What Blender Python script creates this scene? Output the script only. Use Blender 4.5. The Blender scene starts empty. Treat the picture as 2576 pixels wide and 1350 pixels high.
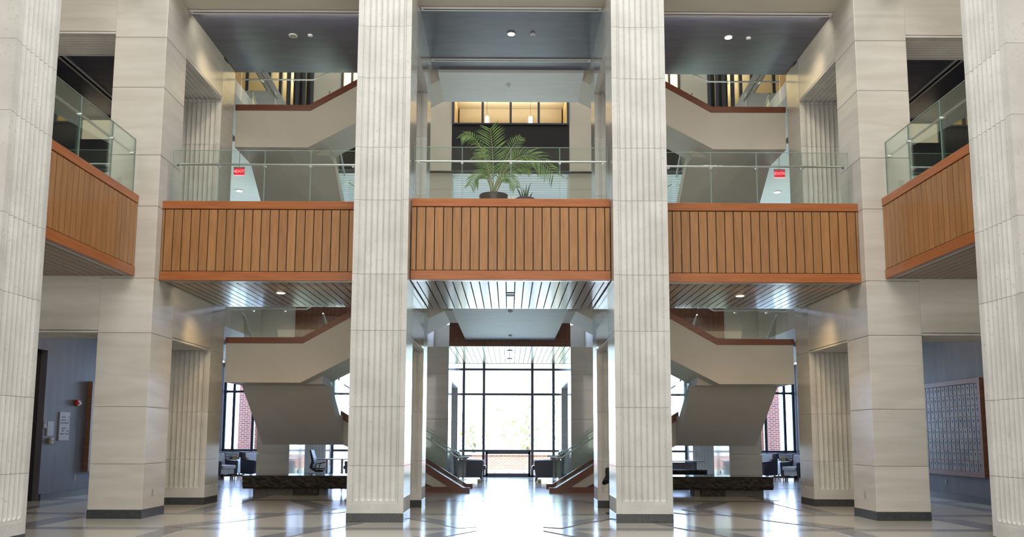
import bpy, bmesh, math, random
from math import sin, cos, pi, sqrt, atan, radians
from mathutils import Vector, Matrix
random.seed(7)
SC = bpy.context.scene
COL = SC.collection

# ------------------------------------------------------------------ camera
cam_d = bpy.data.cameras.new('camera')
cam = bpy.data.objects.new('camera', cam_d); COL.objects.link(cam)
F_PX = 2073.0
cam_d.sensor_fit = 'HORIZONTAL'; cam_d.sensor_width = 36.0
cam_d.lens = 36.0 * F_PX / 2576.0
cam_d.shift_y = (860.0 - 675.0) / 2576.0
cam_d.clip_start = 0.05; cam_d.clip_end = 400
PITCH, YAW, ROLL = 0.1139, 0.0035, 0.0031
cam.matrix_world = (Matrix.Translation((-0.023, 0, 1.5)) @ Matrix.Rotation(-YAW, 4, 'Z')
                    @ Matrix.Rotation(pi/2 + PITCH, 4, 'X') @ Matrix.Rotation(ROLL, 4, 'Z'))
SC.camera = cam

# ------------------------------------------------------------------ world, exposure, large lights
W = bpy.data.worlds.new('sky'); SC.world = W; W.use_nodes = True
bg = W.node_tree.nodes['Background']
bg.inputs['Color'].default_value = (0.48, 0.64, 1.0, 1); bg.inputs['Strength'].default_value = 14.0
SC.view_settings.view_transform = 'Standard'; SC.view_settings.look = 'None'
SC.view_settings.exposure = 0.0; SC.view_settings.gamma = 1.0
SC.view_settings.use_curve_mapping = False
SC.cycles.use_denoising = True
SC.cycles.max_bounces = 10; SC.cycles.diffuse_bounces = 5; SC.cycles.glossy_bounces = 5
SC.cycles.transparent_max_bounces = 24; SC.cycles.transmission_bounces = 6
SC.cycles.sample_clamp_indirect = 6.0
SC.cycles.caustics_reflective = False; SC.cycles.caustics_refractive = False

def area(name, loc, rot, sx, sy, power, color=(1, 1, 1)):
    d = bpy.data.lights.new(name, 'AREA'); d.shape = 'RECTANGLE'; d.size = sx; d.size_y = sy
    d.energy = power; d.color = color
    o = bpy.data.objects.new(name, d); COL.objects.link(o); o.location = loc; o.rotation_euler = rot
    return o
area('skylight_daylight', (0, 6.5, 15.3), (0, 0, 0), 11.5, 13.0, 1950, (1.0, 0.99, 0.98))
area('front_window_daylight', (0, -3.6, 3.9), (radians(90), 0, 0), 20.0, 6.2, 980, (1.0, 0.97, 0.91))  # unseen low fill behind the camera, added to lift shaded front faces
area('stairwell_skylight', (0, 22.3, 15.2), (0, 0, 0), 13.0, 4.5, 430, (1.0, 0.95, 0.86))  # added fill over the stair zone, no opening above it
area('lobby_window_daylight', (0, 31.6, 2.3), (radians(-90), 0, 0), 3.3, 3.6, 100, (0.50, 0.68, 1.0))
area('lounge_window_daylight', (-9.2, 31.6, 2.3), (radians(-90), 0, 0), 4.6, 3.6, 330, (0.50, 0.68, 1.0))
area('lounge_window_daylight', (9.2, 31.6, 2.3), (radians(-90), 0, 0), 4.6, 3.6, 330, (0.50, 0.68, 1.0))
area('gallery_window_daylight', (0, 31.6, 6.7), (radians(-90), 0, 0), 20.0, 1.6, 160, (0.55, 0.66, 1.0))

# ------------------------------------------------------------------ materials
def pier_fill(loc, target, power, color):  # added warm spot that tints the piers, no fitting modelled
    d = bpy.data.lights.new('wall_washer', 'SPOT'); d.energy = power; d.color = color; d.spot_size = radians(75); d.spot_blend = 1; d.shadow_soft_size = .15
    o = bpy.data.objects.new('wall_washer', d); COL.objects.link(o); o.location = loc
    o.rotation_euler = (Vector(target) - Vector(loc)).to_track_quat('-Z', 'Y').to_euler()
for _s in (-1, 1):
    pier_fill((_s*6.0, 16.6, 4.32), (_s*7.1, 18.3, 1.6), 70, (1.0, 0.70, 0.36))
    pier_fill((_s*6.0, 16.6, 10.1), (_s*7.1, 18.3, 7.6), 80, (1.0, 0.80, 0.52))
    pier_fill((_s*0.9, 16.4, 4.32), (_s*2.3, 17.8, 1.8), 30, (1.0, 0.70, 0.36))
sun_d = bpy.data.lights.new('sun', 'SUN'); sun_d.energy = 34; sun_d.angle = radians(1); sun_d.color = (1.0, 0.97, 0.9)
sun = bpy.data.objects.new('sun', sun_d); COL.objects.link(sun); sun.rotation_euler = (radians(25), 0, 0)
for _s in (-1, 1):
    area('upper_slot_lamps', (_s*4.75, 16.3, 10.18), (radians(52), 0, 0), 3.4, 0.3, 30, (1.0, 0.92, 0.78))  # fill added at the ceiling slot, tilted back to brighten the upper stringers
    area('under_balcony_lamps', (_s*4.75, 16.0, 4.36), (radians(58), 0, 0), 3.4, 0.3, 10, (1.0, 0.80, 0.54))  # fill added under the balcony boards to brighten the lower stairs
    area('side_soffit_lamps', (_s*9.2, 12.6, 4.40), (radians(50), 0, 0), 3.6, 0.4, 13, (1.0, 0.94, 0.84))  # fill added under the side balcony for the shaded lintel
    area('aisle_ceiling_lamps', (_s*9.2, 18.8, 4.38), (0, 0, 0), 2.2, 4.0, 38, (1.0, 0.86, 0.68))  # fill added under the aisle ceiling to lift the shaded stone
    area('gallery_ceiling_lamps', (_s*9.4, 9.0, 15.0), (0, 0, 0), 4.0, 10.0, 500, (1.0, 0.93, 0.82))  # unseen fill added high above the side galleries
def nt(name):
    m = bpy.data.materials.new(name); m.use_nodes = True
    n = m.node_tree.nodes; l = m.node_tree.links
    return m, n, l, n['Principled BSDF']
def plain(name, col, rough=0.5, metal=0.0, coat=0.0, spec=0.5):
    m, n, l, b = nt(name)
    b.inputs['Base Color'].default_value = (*col, 1); b.inputs['Roughness'].default_value = rough
    b.inputs['Metallic'].default_value = metal; b.inputs['Coat Weight'].default_value = coat
    b.inputs['Specular IOR Level'].default_value = spec
    return m
def emit(name, col, s):
    m, n, l, b = nt(name)
    b.inputs['Base Color'].default_value = (*col, 1)
    b.inputs['Emission Color'].default_value = (*col, 1); b.inputs['Emission Strength'].default_value = s
    return m
def noisy(name, c1, c2, scale=(1, 1, 1), nscale=3.0, detail=6, rough=0.5, bump=0.0, obj_var=0.0, coat=0.0, coat_rough=0.1,
          c3=None, s3=60.0, lo=0.35, hi=0.65, spec=0.5, objcoord=True, dist=0.0):
    m, n, l, b = nt(name)
    tc = n.new('ShaderNodeTexCoord'); mp = n.new('ShaderNodeMapping'); mp.inputs['Scale'].default_value = scale
    geo = n.new('ShaderNodeNewGeometry')
    l.new(geo.outputs['Position'], mp.inputs['Vector'])
    no = n.new('ShaderNodeTexNoise'); no.inputs['Scale'].default_value = nscale; no.inputs['Detail'].default_value = detail
    no.inputs['Distortion'].default_value = dist
    if obj_var:
        oi = n.new('ShaderNodeObjectInfo'); va = n.new('ShaderNodeVectorMath'); va.operation = 'ADD'
        ml = n.new('ShaderNodeVectorMath'); ml.operation = 'SCALE'; ml.inputs[0].default_value = (37, 23, 51)
        l.new(oi.outputs['Random'], ml.inputs['Scale']); l.new(mp.outputs[0], va.inputs[0]); l.new(ml.outputs[0], va.inputs[1])
        l.new(va.outputs[0], no.inputs['Vector'])
    else:
        l.new(mp.outputs[0], no.inputs['Vector'])
    cr = n.new('ShaderNodeValToRGB'); cr.color_ramp.elements[0].position = lo; cr.color_ramp.elements[1].position = hi
    cr.color_ramp.elements[0].color = (*c1, 1); cr.color_ramp.elements[1].color = (*c2, 1)
    l.new(no.outputs['Fac'], cr.inputs['Fac']); out = cr.outputs['Color']
    if c3:
        n3 = n.new('ShaderNodeTexNoise'); n3.inputs['Scale'].default_value = s3; n3.inputs['Detail'].default_value = 3
        l.new(geo.outputs['Position'], n3.inputs['Vector'])
        r3 = n.new('ShaderNodeValToRGB'); r3.color_ramp.elements[0].position = 0.62; r3.color_ramp.elements[1].position = 0.72
        mx = n.new('ShaderNodeMix'); mx.data_type = 'RGBA'
        l.new(n3.outputs['Fac'], r3.inputs['Fac']); l.new(r3.outputs['Color'], mx.inputs['Factor'])
        l.new(out, mx.inputs['A']); mx.inputs['B'].default_value = (*c3, 1); out = mx.outputs['Result']
    if obj_var:
        hs = n.new('ShaderNodeHueSaturation'); mr = n.new('ShaderNodeMapRange')
        mr.inputs['To Min'].default_value = 1 - obj_var; mr.inputs['To Max'].default_value = 1 + obj_var
        l.new(oi.outputs['Random'], mr.inputs['Value']); l.new(mr.outputs[0], hs.inputs['Value']); l.new(out, hs.inputs['Color'])
        out = hs.outputs['Color']
    l.new(out, b.inputs['Base Color']); b.inputs['Roughness'].default_value = rough
    b.inputs['Coat Weight'].default_value = coat; b.inputs['Coat Roughness'].default_value = coat_rough
    b.inputs['Specular IOR Level'].default_value = spec
    if bump:
        bp = n.new('ShaderNodeBump'); bp.inputs['Strength'].default_value = bump; bp.inputs['Distance'].default_value = 0.02
        l.new(no.outputs['Fac'], bp.inputs['Height']); l.new(bp.outputs['Normal'], b.inputs['Normal'])
    return m
M = {}
M['fluted'] = noisy('honed_limestone', (0.54, 0.54, 0.515), (0.64, 0.64, 0.62), (1, 1, 1), 1.7, 5, 0.62, obj_var=0.03, c3=(0.50, 0.48, 0.43), s3=22, bump=0.03)
M['stone'] = noisy('polished_limestone', (0.57, 0.54, 0.48), (0.65, 0.625, 0.57), (0.5, 0.5, 3.6), 1.4, 7, 0.30, obj_var=0.035, dist=0.7, coat=0.25, coat_rough=0.12)
M['pstone'] = noisy('mirror_polished_limestone', (0.50, 0.475, 0.42), (0.57, 0.545, 0.49), (0.5, 0.5, 3.6), 1.4, 7, 0.16, obj_var=0.03, dist=0.7, coat=0.6, coat_rough=0.05)
M['cheek'] = noisy('polished_cheek_limestone', (0.50, 0.49, 0.44), (0.56, 0.55, 0.50), (0.5, 0.5, 3.6), 1.4, 7, 0.27, obj_var=0.03, dist=0.7, coat=0.6, coat_rough=0.16)
M['granite'] = noisy('dark_granite', (0.030, 0.033, 0.037), (0.075, 0.08, 0.086), (1, 1, 1), 60, 3, 0.28)
M['core'] = plain('mortar', (0.42, 0.39, 0.34), 0.9)
M['wood'] = noisy('oiled_wood_plank', (0.29, 0.138, 0.052), (0.375, 0.185, 0.072), (9, 9, 0.7), 2.6, 8, 0.36, obj_var=0.09, dist=0.5, coat=0.15)
M['woodh'] = noisy('oiled_wood_rail', (0.31, 0.098, 0.031), (0.40, 0.137, 0.043), (0.6, 0.6, 10), 2.6, 7, 0.32, obj_var=0.07, dist=0.5, coat=0.2)
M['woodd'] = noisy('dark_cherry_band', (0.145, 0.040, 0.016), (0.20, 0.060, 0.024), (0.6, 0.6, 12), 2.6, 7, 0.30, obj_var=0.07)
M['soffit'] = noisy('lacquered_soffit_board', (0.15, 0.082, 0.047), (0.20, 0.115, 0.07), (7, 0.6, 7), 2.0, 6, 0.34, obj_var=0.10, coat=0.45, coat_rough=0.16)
M['gap'] = plain('dark_backing', (0.012, 0.009, 0.007), 0.8)
M['drywall'] = noisy('taupe_plaster', (0.60, 0.56, 0.49), (0.64, 0.60, 0.53), (1, 1, 1), 1.0, 3, 0.6)
M['white'] = noisy('white_plaster', (0.70, 0.71, 0.72), (0.76, 0.77, 0.78), (0.6, 6, 3), 2.0, 5, 0.45)
M['greywall'] = noisy('blue_grey_plaster', (0.098, 0.092, 0.112), (0.122, 0.115, 0.140), (3, 3, 0.6), 1.5, 5, 0.5)
M['darkceil'] = noisy('charcoal_ceiling', (0.078, 0.080, 0.118), (0.106, 0.109, 0.158), (0.8, 4, 1), 2.0, 6, 0.35, coat=0.15, coat_rough=0.3)  # extra blue in the base colour imitates mirrored window light
M['dark'] = plain('charcoal_panel', (0.030, 0.028, 0.032), 0.6, spec=0.2)
M['frame'] = plain('dark_bronze_frame', (0.075, 0.078, 0.10), 0.4, 0.2)
M['slot'] = plain('white_aluminium', (0.75, 0.76, 0.78), 0.35)
M['steel'] = plain('brushed_steel', (0.62, 0.63, 0.64), 0.22, 1.0)
M['lightmetal'] = plain('satin_trim_metal', (0.45, 0.46, 0.48), 0.2, 0.9)
M['terrazzo'] = noisy('grey_terrazzo', (0.42, 0.405, 0.36), (0.52, 0.505, 0.455), (1, 1, 1), 130, 2, 0.16, c3=(0.33, 0.32, 0.30), s3=75, spec=0.55)
M['tdark'] = noisy('dark_terrazzo', (0.17, 0.172, 0.18), (0.25, 0.25, 0.262), (1, 1, 1), 130, 2, 0.16, c3=(0.30, 0.30, 0.29), s3=80, spec=0.55)
M['benchtop'] = plain('honed_black_granite', (0.055, 0.057, 0.065), 0.12)
M['benchrock'] = noisy('rock_faced_granite', (0.010, 0.009, 0.009), (0.055, 0.043, 0.034), (1, 1, 1.6), 9, 8, 0.7, bump=1.0, lo=0.4, hi=0.7)
M['benchleg'] = noisy('grey_granite', (0.095, 0.09, 0.075), (0.16, 0.15, 0.125), (1, 1, 1), 70, 3, 0.6)
M['leatherd'] = plain('charcoal_leather', (0.055, 0.055, 0.075), 0.42)
M['leatherl'] = plain('pale_grey_leather', (0.62, 0.62, 0.66), 0.38)
M['legwood'] = plain('reddish_chair_wood', (0.22, 0.055, 0.025), 0.35)
M['cushion'] = noisy('grey_patterned_fabric', (0.07, 0.07, 0.08), (0.20, 0.20, 0.19), (1, 1, 1), 26, 2, 0.8)
M['mesh'] = plain('black_mesh', (0.012, 0.012, 0.016), 0.5)
M['lam'] = plain('grey_laminate', (0.33, 0.33, 0.37), 0.3)
M['bluegrey'] = plain('blue_grey_panel', (0.10, 0.105, 0.14), 0.4)
M['lamp'] = emit('lamp_glow', (1.0, 0.86, 0.62), 14.0)
M['lampoff'] = plain('unlit_lens', (0.35, 0.35, 0.36), 0.3)
M['pendant'] = emit('pendant_glow', (1.0, 0.92, 0.78), 2.2)
M['exitbg'] = emit('exit_panel_glow', (0.75, 0.03, 0.05), 0.5)
M['exitlt'] = emit('exit_letter_glow', (1.0, 0.16, 0.18), 2.4)
M['red'] = plain('red_plastic', (0.33, 0.02, 0.02), 0.35)
M['plate'] = plain('ivory_plastic', (0.45, 0.42, 0.34), 0.4)
M['signgrey'] = plain('pale_grey_sign', (0.34, 0.32, 0.36), 0.4)
M['ink'] = plain('dark_print', (0.05, 0.05, 0.06), 0.6)
M['boardwood'] = noisy('board_wood', (0.16, 0.075, 0.045), (0.22, 0.11, 0.07), (1, 6, 6), 3, 5, 0.35, obj_var=0.05)
M['plaque'] = noisy('etched_pewter', (0.20, 0.21, 0.245), (0.27, 0.28, 0.32), (1, 1, 1), 3, 4, 0.32, obj_var=0.25)
M['pot'] = plain('dark_glazed_pot', (0.045, 0.028, 0.026), 0.3)
M['purple'] = plain('purple_pot', (0.085, 0.022, 0.075), 0.4)
M['leaf'] = noisy('palm_leaflet', (0.032, 0.095, 0.010), (0.12, 0.22, 0.025), (1, 1, 1), 5, 4, 0.45, obj_var=0.18)
M['stem'] = plain('palm_stem', (0.22, 0.22, 0.10), 0.5)
M['snake'] = plain('snake_plant_leaf', (0.05, 0.085, 0.035), 0.5)
M['soil'] = plain('potting_soil', (0.04, 0.025, 0.015), 0.9)
M['cream'] = plain('cream_wall', (0.74, 0.60, 0.36), 0.6)
M['ceilwhite'] = plain('ceiling_white', (0.80, 0.76, 0.68), 0.6)
M['grass'] = noisy('lawn_grass', (0.24, 0.27, 0.17), (0.34, 0.38, 0.24), (1, 1, 1), 6, 5, 0.9)
M['foliage'] = noisy('tree_foliage', (0.34, 0.42, 0.20), (0.60, 0.66, 0.38), (1, 1, 1), 3, 4, 0.8, obj_var=0.2)
M['bark'] = plain('tree_bark', (0.16, 0.12, 0.09), 0.9)
M['cloth'] = plain('black_cloth', (0.018, 0.018, 0.017), 0.85)
def brick_mat():
    m, n, l, b = nt('red_brick')
    geo = n.new('ShaderNodeNewGeometry'); sp = n.new('ShaderNodeSeparateXYZ'); ad = n.new('ShaderNodeMath'); ad.operation = 'ADD'
    cb = n.new('ShaderNodeCombineXYZ')
    l.new(geo.outputs['Position'], sp.inputs[0]); l.new(sp.outputs['X'], ad.inputs[0]); l.new(sp.outputs['Y'], ad.inputs[1])
    l.new(ad.outputs[0], cb.inputs['X']); l.new(sp.outputs['Z'], cb.inputs['Y'])
    br = n.new('ShaderNodeTexBrick'); br.inputs['Scale'].default_value = 1.0
    br.inputs['Brick Width'].default_value = 0.21; br.inputs['Row Height'].default_value = 0.075; br.inputs['Mortar Size'].default_value = 0.009
    br.inputs['Color1'].default_value = (0.30, 0.085, 0.055, 1); br.inputs['Color2'].default_value = (0.20, 0.055, 0.04, 1)
    br.inputs['Mortar'].default_value = (0.42, 0.36, 0.32, 1)
    l.new(cb.outputs[0], br.inputs['Vector']); l.new(br.outputs['Color'], b.inputs['Base Color']); b.inputs['Roughness'].default_value = 0.8
    return m
M['brick'] = brick_mat()
def glass_mat(name, tint, gl=0.6):
    m = bpy.data.materials.new(name); m.use_nodes = True; n = m.node_tree.nodes; l = m.node_tree.links
    n.clear(); out = n.new('ShaderNodeOutputMaterial'); tr = n.new('ShaderNodeBsdfTransparent'); tr.inputs[0].default_value = (*tint, 1)
    g = n.new('ShaderNodeBsdfGlossy'); g.inputs['Roughness'].default_value = 0.01; g.inputs[0].default_value = (0.95, 1, 0.98, 1)
    fr = n.new('ShaderNodeFresnel'); fr.inputs['IOR'].default_value = 1.5
    mu = n.new('ShaderNodeMath'); mu.operation = 'MULTIPLY'; mu.inputs[1].default_value = gl
    mx = n.new('ShaderNodeMixShader'); l.new(fr.outputs[0], mu.inputs[0]); l.new(mu.outputs[0], mx.inputs[0])
    l.new(tr.outputs[0], mx.inputs[1]); l.new(g.outputs[0], mx.inputs[2]); l.new(mx.outputs[0], out.inputs[0])
    return m
M['glass'] = glass_mat('clear_glass', (0.955, 0.985, 0.965))
M['glassedge'] = plain('green_glass_edge', (0.30, 0.42, 0.37), 0.2)
M['pane'] = glass_mat('window_glass', (0.97, 0.985, 1.0))

# ------------------------------------------------------------------ mesh helpers
class MB:
    def __init__(s): s.v = []; s.f = []; s.m = []
    def add(s, vs, fs, mi=0):
        o = len(s.v); s.v += [tuple(p) for p in vs]; s.f += [tuple(i + o for i in f) for f in fs]; s.m += [mi] * len(fs); return s
    def box(s, x0, x1, y0, y1, z0, z1, mi=0):
        x0, x1 = sorted((x0, x1)); y0, y1 = sorted((y0, y1)); z0, z1 = sorted((z0, z1))
        v = [(x, y, z) for z in (z0, z1) for y in (y0, y1) for x in (x0, x1)]
        return s.add(v, [(0, 2, 3, 1), (4, 5, 7, 6), (0, 1, 5, 4), (2, 6, 7, 3), (0, 4, 6, 2), (1, 3, 7, 5)], mi)
    def prism(s, pts, a, b, axis='y', mi=0):
        """polygon of (u,w) points extruded from a to b along axis: y -> (x,z), x -> (y,z), z -> (x,y)"""
        def mk(u, w, t): return (u, t, w) if axis == 'y' else (t, u, w) if axis == 'x' else (u, w, t)
        n = len(pts); v = [mk(u, w, a) for u, w in pts] + [mk(u, w, b) for u, w in pts]
        f = [tuple(range(n)), tuple(range(2*n - 1, n - 1, -1))] + [(i, (i + 1) % n, n + (i + 1) % n, n + i) for i in range(n)]
        return s.add(v, f, mi)
    def tube(s, pts, r, seg=8, mi=0, caps=True):
        pts = [Vector(p) for p in pts]; rings = []
        for i, p in enumerate(pts):
            d = (pts[min(i + 1, len(pts) - 1)] - pts[max(i - 1, 0)]).normalized()
            a = d.cross(Vector((0, 0, 1)));
            if a.length < 1e-3: a = Vector((1, 0, 0))
            a.normalize(); b = d.cross(a).normalized()
            rr = r[i] if isinstance(r, (list, tuple)) else r
            rings.append([p + (a * cos(2*pi*k/seg) + b * sin(2*pi*k/seg)) * rr for k in range(seg)])
        v = [q for R in rings for q in R]; f = []
        for i in range(len(rings) - 1):
            for k in range(seg):
                f.append((i*seg + k, i*seg + (k + 1) % seg, (i + 1)*seg + (k + 1) % seg, (i + 1)*seg + k))
        if caps: f += [tuple(range(seg))[::-1], tuple(range((len(rings) - 1)*seg, len(rings)*seg))]
        return s.add(v, f, mi)
    def lathe(s, prof, cx, cy, seg=24, mi=0):
        v = []; f = []
        for r, z in prof: v += [(cx + r*cos(2*pi*k/seg), cy + r*sin(2*pi*k/seg), z) for k in range(seg)]
        for i in range(len(prof) - 1):
            for k in range(seg): f.append((i*seg + k, i*seg + (k + 1) % seg, (i + 1)*seg + (k + 1) % seg, (i + 1)*seg + k))
        f += [tuple(range(seg))[::-1], tuple(range((len(prof) - 1)*seg, len(prof)*seg))]
        return s.add(v, f, mi)
    def build(s, name, mats, parent=None, bevel=0.0, smooth=False, seg=1):
        mats = mats if isinstance(mats, (list, tuple)) else [mats]
        off = parent.location if parent is not None else Vector((0, 0, 0))
        if parent is not None and parent.parent is not None: off = off + parent.parent.location
        me = bpy.data.meshes.new(name)
        me.from_pydata([(x - off[0], y - off[1], z - off[2]) for x, y, z in s.v], [], s.f)
        me.update()
        bm = bmesh.new(); bm.from_mesh(me); bmesh.ops.recalc_face_normals(bm, faces=bm.faces)
        if bevel:
            bmesh.ops.bevel(bm, geom=[e for e in bm.edges if e.calc_face_angle(0) > 0.6], offset=bevel, segments=seg, affect='EDGES', profile=0.6)
        bm.to_mesh(me); bm.free()
        for m in mats: me.materials.append(M[m] if isinstance(m, str) else m)
        if len(mats) > 1 and not bevel:
            for p, mi in zip(me.polygons, s.m): p.material_index = mi
        if smooth:
            for p in me.polygons: p.use_smooth = True
            try: me.set_sharp_from_angle(angle=radians(38))
            except Exception: pass
        o = bpy.data.objects.new(name, me); COL.objects.link(o)
        if parent is not None: o.parent = parent
        return o
def tag(o, label=None, cat=None, group=None, kind=None):
    if label: o['label'] = label
    if cat: o['category'] = cat
    if group: o['group'] = group
    if kind: o['kind'] = kind
    return o
def thing(name, loc, label, cat, group=None, rz=0):
    o = bpy.data.objects.new(name, None); COL.objects.link(o); o.location = loc; o.rotation_euler = (0, 0, rz)
    o.empty_display_size = 0.2
    return tag(o, label, cat, group)
def struct(name, loc=(0, 0, 0)):
    o = bpy.data.objects.new(name, None); COL.objects.link(o); o.location = loc; o['kind'] = 'structure'; o.empty_display_size = 0.2
    return o
def sbox(name, mat, *b, bevel=0):
    o = MB().box(*b).build(name, mat, bevel=bevel); o['kind'] = 'structure'; return o
def copy_tree(o, parent=None):
    c = o.copy(); COL.objects.link(c)
    if parent is not None: c.parent = parent
    for ch in list(o.children): copy_tree(ch, c)
    return c
SIDE = {-1: 'left', 1: 'right'}

# ------------------------------------------------------------------ main measures (metres)
CX0, CX1 = 1.87, 2.87          # fluted columns |x|
PX0, PX1 = 6.67, 7.66          # corner pillars |x|
JOINTS = [0.155, 0.98, 2.02, 3.39, 4.42, 5.80, 6.80, 8.14, 9.15, 10.35]
Z2 = 5.72                      # second floor level

# ------------------------------------------------------------------ floor
floor = MB().box(-14, 14, -4, 31.3, -0.3, 0).build('floor', 'terrazzo'); floor['kind'] = 'structure'
NB = [0]
def band(pts):
    NB[0] += 1; o = MB().prism(pts, -0.002, 0.0010 + NB[0]*0.00035, 'z').build('inlay_band', 'tdark', floor); return o
def strip(x0, y0, x1, y1, w):
    d = Vector((x1 - x0, y1 - y0)).normalized(); nrm = Vector((-d.y, d.x)) * w / 2
    band([(x0 + nrm.x, y0 + nrm.y), (x1 + nrm.x, y1 + nrm.y), (x1 - nrm.x, y1 - nrm.y), (x0 - nrm.x, y0 - nrm.y)])
for yy, w in ((9.6, .4), (13.66, .36), (16.2, .34), (19.6, .4), (24.6, .4), (28.4, .4)):
    band([(-12, yy - w/2), (12, yy - w/2), (12, yy + w/2), (-12, yy + w/2)])
for s in (-1, 1):
    for x, y0, y1, w in ((8.06, 4, 15.45, .5), (5.4, 4, 13.48, .38), (6.2, 16.37, 19.4, .44), (9.9, 16.37, 19.4, .4), (6.2, 19.8, 24.4, .4), (6.2, 24.8, 31, .4)):
        band([(s*x - w/2, y0), (s*x + w/2, y0), (s*x + w/2, y1), (s*x - w/2, y1)])
    strip(s*5.55, 13.85, s*3.75, 17.3, .42); strip(s*3.75, 17.3, s*4.9, 19.4, .42)
    strip(s*4.15, 11.4, s*3.5, 12.6, .4); strip(s*3.55, 12.5, s*2.7, 14.6, .4); strip(s*2.0, 16.0, s*1.45, 15.0, .34); strip(s*1.45, 15.1, s*0.7, 13.85, .34)
    strip(s*0.7, 13.5, s*2.1, 11.0, .38); strip(s*3.6, 16.4, s*1.9, 19.4, .4)

# ------------------------------------------------------------------ stone shafts
def flute_front(Wd, s=1.0, n=7, m=0.125, depth=0.034, seg=6):
    """front contour, u from 0 to Wd, v>=0 is inward"""
    p = [(0, 0), (m - .03, 0), (m - .022, .012), (m - .014, 0)]
    pitch = (Wd - 2*m) / n
    for i in range(n):
        c = m + (i + .5)*pitch; h = pitch*0.5*s
        for k in range(seg + 1):
            a = -1 + 2*k/seg
            p.append((c + a*h, depth*s*max(0, 1 - a*a)**0.5 if s > 0 else 0))
    p += [(Wd - m + .014, 0), (Wd - m + .022, .012), (Wd - m + .03, 0), (Wd, 0)]
    return p
def fluted_block(mb, mp, Wd, D, z0, z1, cup=None):
    """mp maps (u, v, z) to world; cup: height where the flutes end in a round cup"""
    rows = []
    if cup is None: rows = [(z0, 1.0), (z1, 1.0)]
    else:
        r = 0.055
        rows = [(z0, 0.0), (cup - .001, 0.0)] + [(cup + r*(1 - sqrt(1 - s*s)), s) for s in (.35, .6, .8, .93, 1.0)] + [(z1, 1.0)]
    rings = [[mp(u, v, z) for u, v in flute_front(Wd, s)] + [mp(Wd, D, z), mp(0, D, z)] for z, s in rows]
    n = len(rings[0]); v = [q for R in rings for q in R]; f = [tuple(range(n))[::-1], tuple(range((len(rings) - 1)*n, len(rings)*n))]
    for i in range(len(rings) - 1):
        for k in range(n): f.append((i*n + k, i*n + (k + 1) % n, (i + 1)*n + (k + 1) % n, (i + 1)*n + k))
    mb.add(v, f)
def shaft(name, x0, x1, y0, y1, label, cat, flute=None, mat='stone', joints=JOINTS, group=None, base=True):
    x0, x1 = sorted((x0, x1)); t = thing(name, ((x0 + x1)/2, (y0 + y1)/2, 0 if base else joints[0]), label, cat, group)
    if base: MB().box(x0 - .004, x1 + .004, y0 - .004, y1 + .004, 0, .155).build('granite_base', 'granite', t, bevel=.004)
    MB().box(x0 + .05, x1 - .05, y0 + .05, y1 - .05, joints[0], joints[-1]).build('mortar_core', 'core', t)
    for i in range(len(joints) - 1):
        z0, z1 = joints[i], joints[i + 1] - .005
        mb = MB()
        if flute == '-y':
            if i == 0 and base:
                fluted_block(mb, lambda u, v, z: (x0 + u, y0 + v, z), x1 - x0, y1 - y0, z0, z1, cup=.365)
                mb.box(x0 + .085, x1 - .085, y0 - .012, y0 + .02, z0, .325)
            else: fluted_block(mb, lambda u, v, z: (x0 + u, y0 + v, z), x1 - x0, y1 - y0, z0, z1)
            b_ = mb.build('stone_block', ['fluted', 'cheek'], t, smooth=True)
            for p in b_.data.polygons: p.material_index = 1 if abs(p.normal.x) > .999 and p.area > .3 else 0
        elif flute in ('+x', '-x'):
            if flute == '+x': mp = lambda u, v, z: (x1 - v, y0 + u, z)
            else: mp = lambda u, v, z: (x0 + v, y0 + u, z)
            if i == 0 and base:
                fluted_block(mb, mp, y1 - y0, x1 - x0, z0, z1, cup=.365)
                if flute == '+x': mb.box(x1 - .02, x1 + .012, y0 + .085, y1 - .085, z0, .325)
                else: mb.box(x0 - .012, x0 + .02, y0 + .085, y1 - .085, z0, .325)
            else: fluted_block(mb, mp, y1 - y0, x1 - x0, z0, z1)
            mb.build('stone_block', 'fluted' if mat == 'stone' else mat, t, smooth=True)
        else:
            mb.box(x0, x1, y0, y1, z0, z1).build('stone_block', mat, t, bevel=.007 if cat == 'pillar' else .003)
    return t
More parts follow.
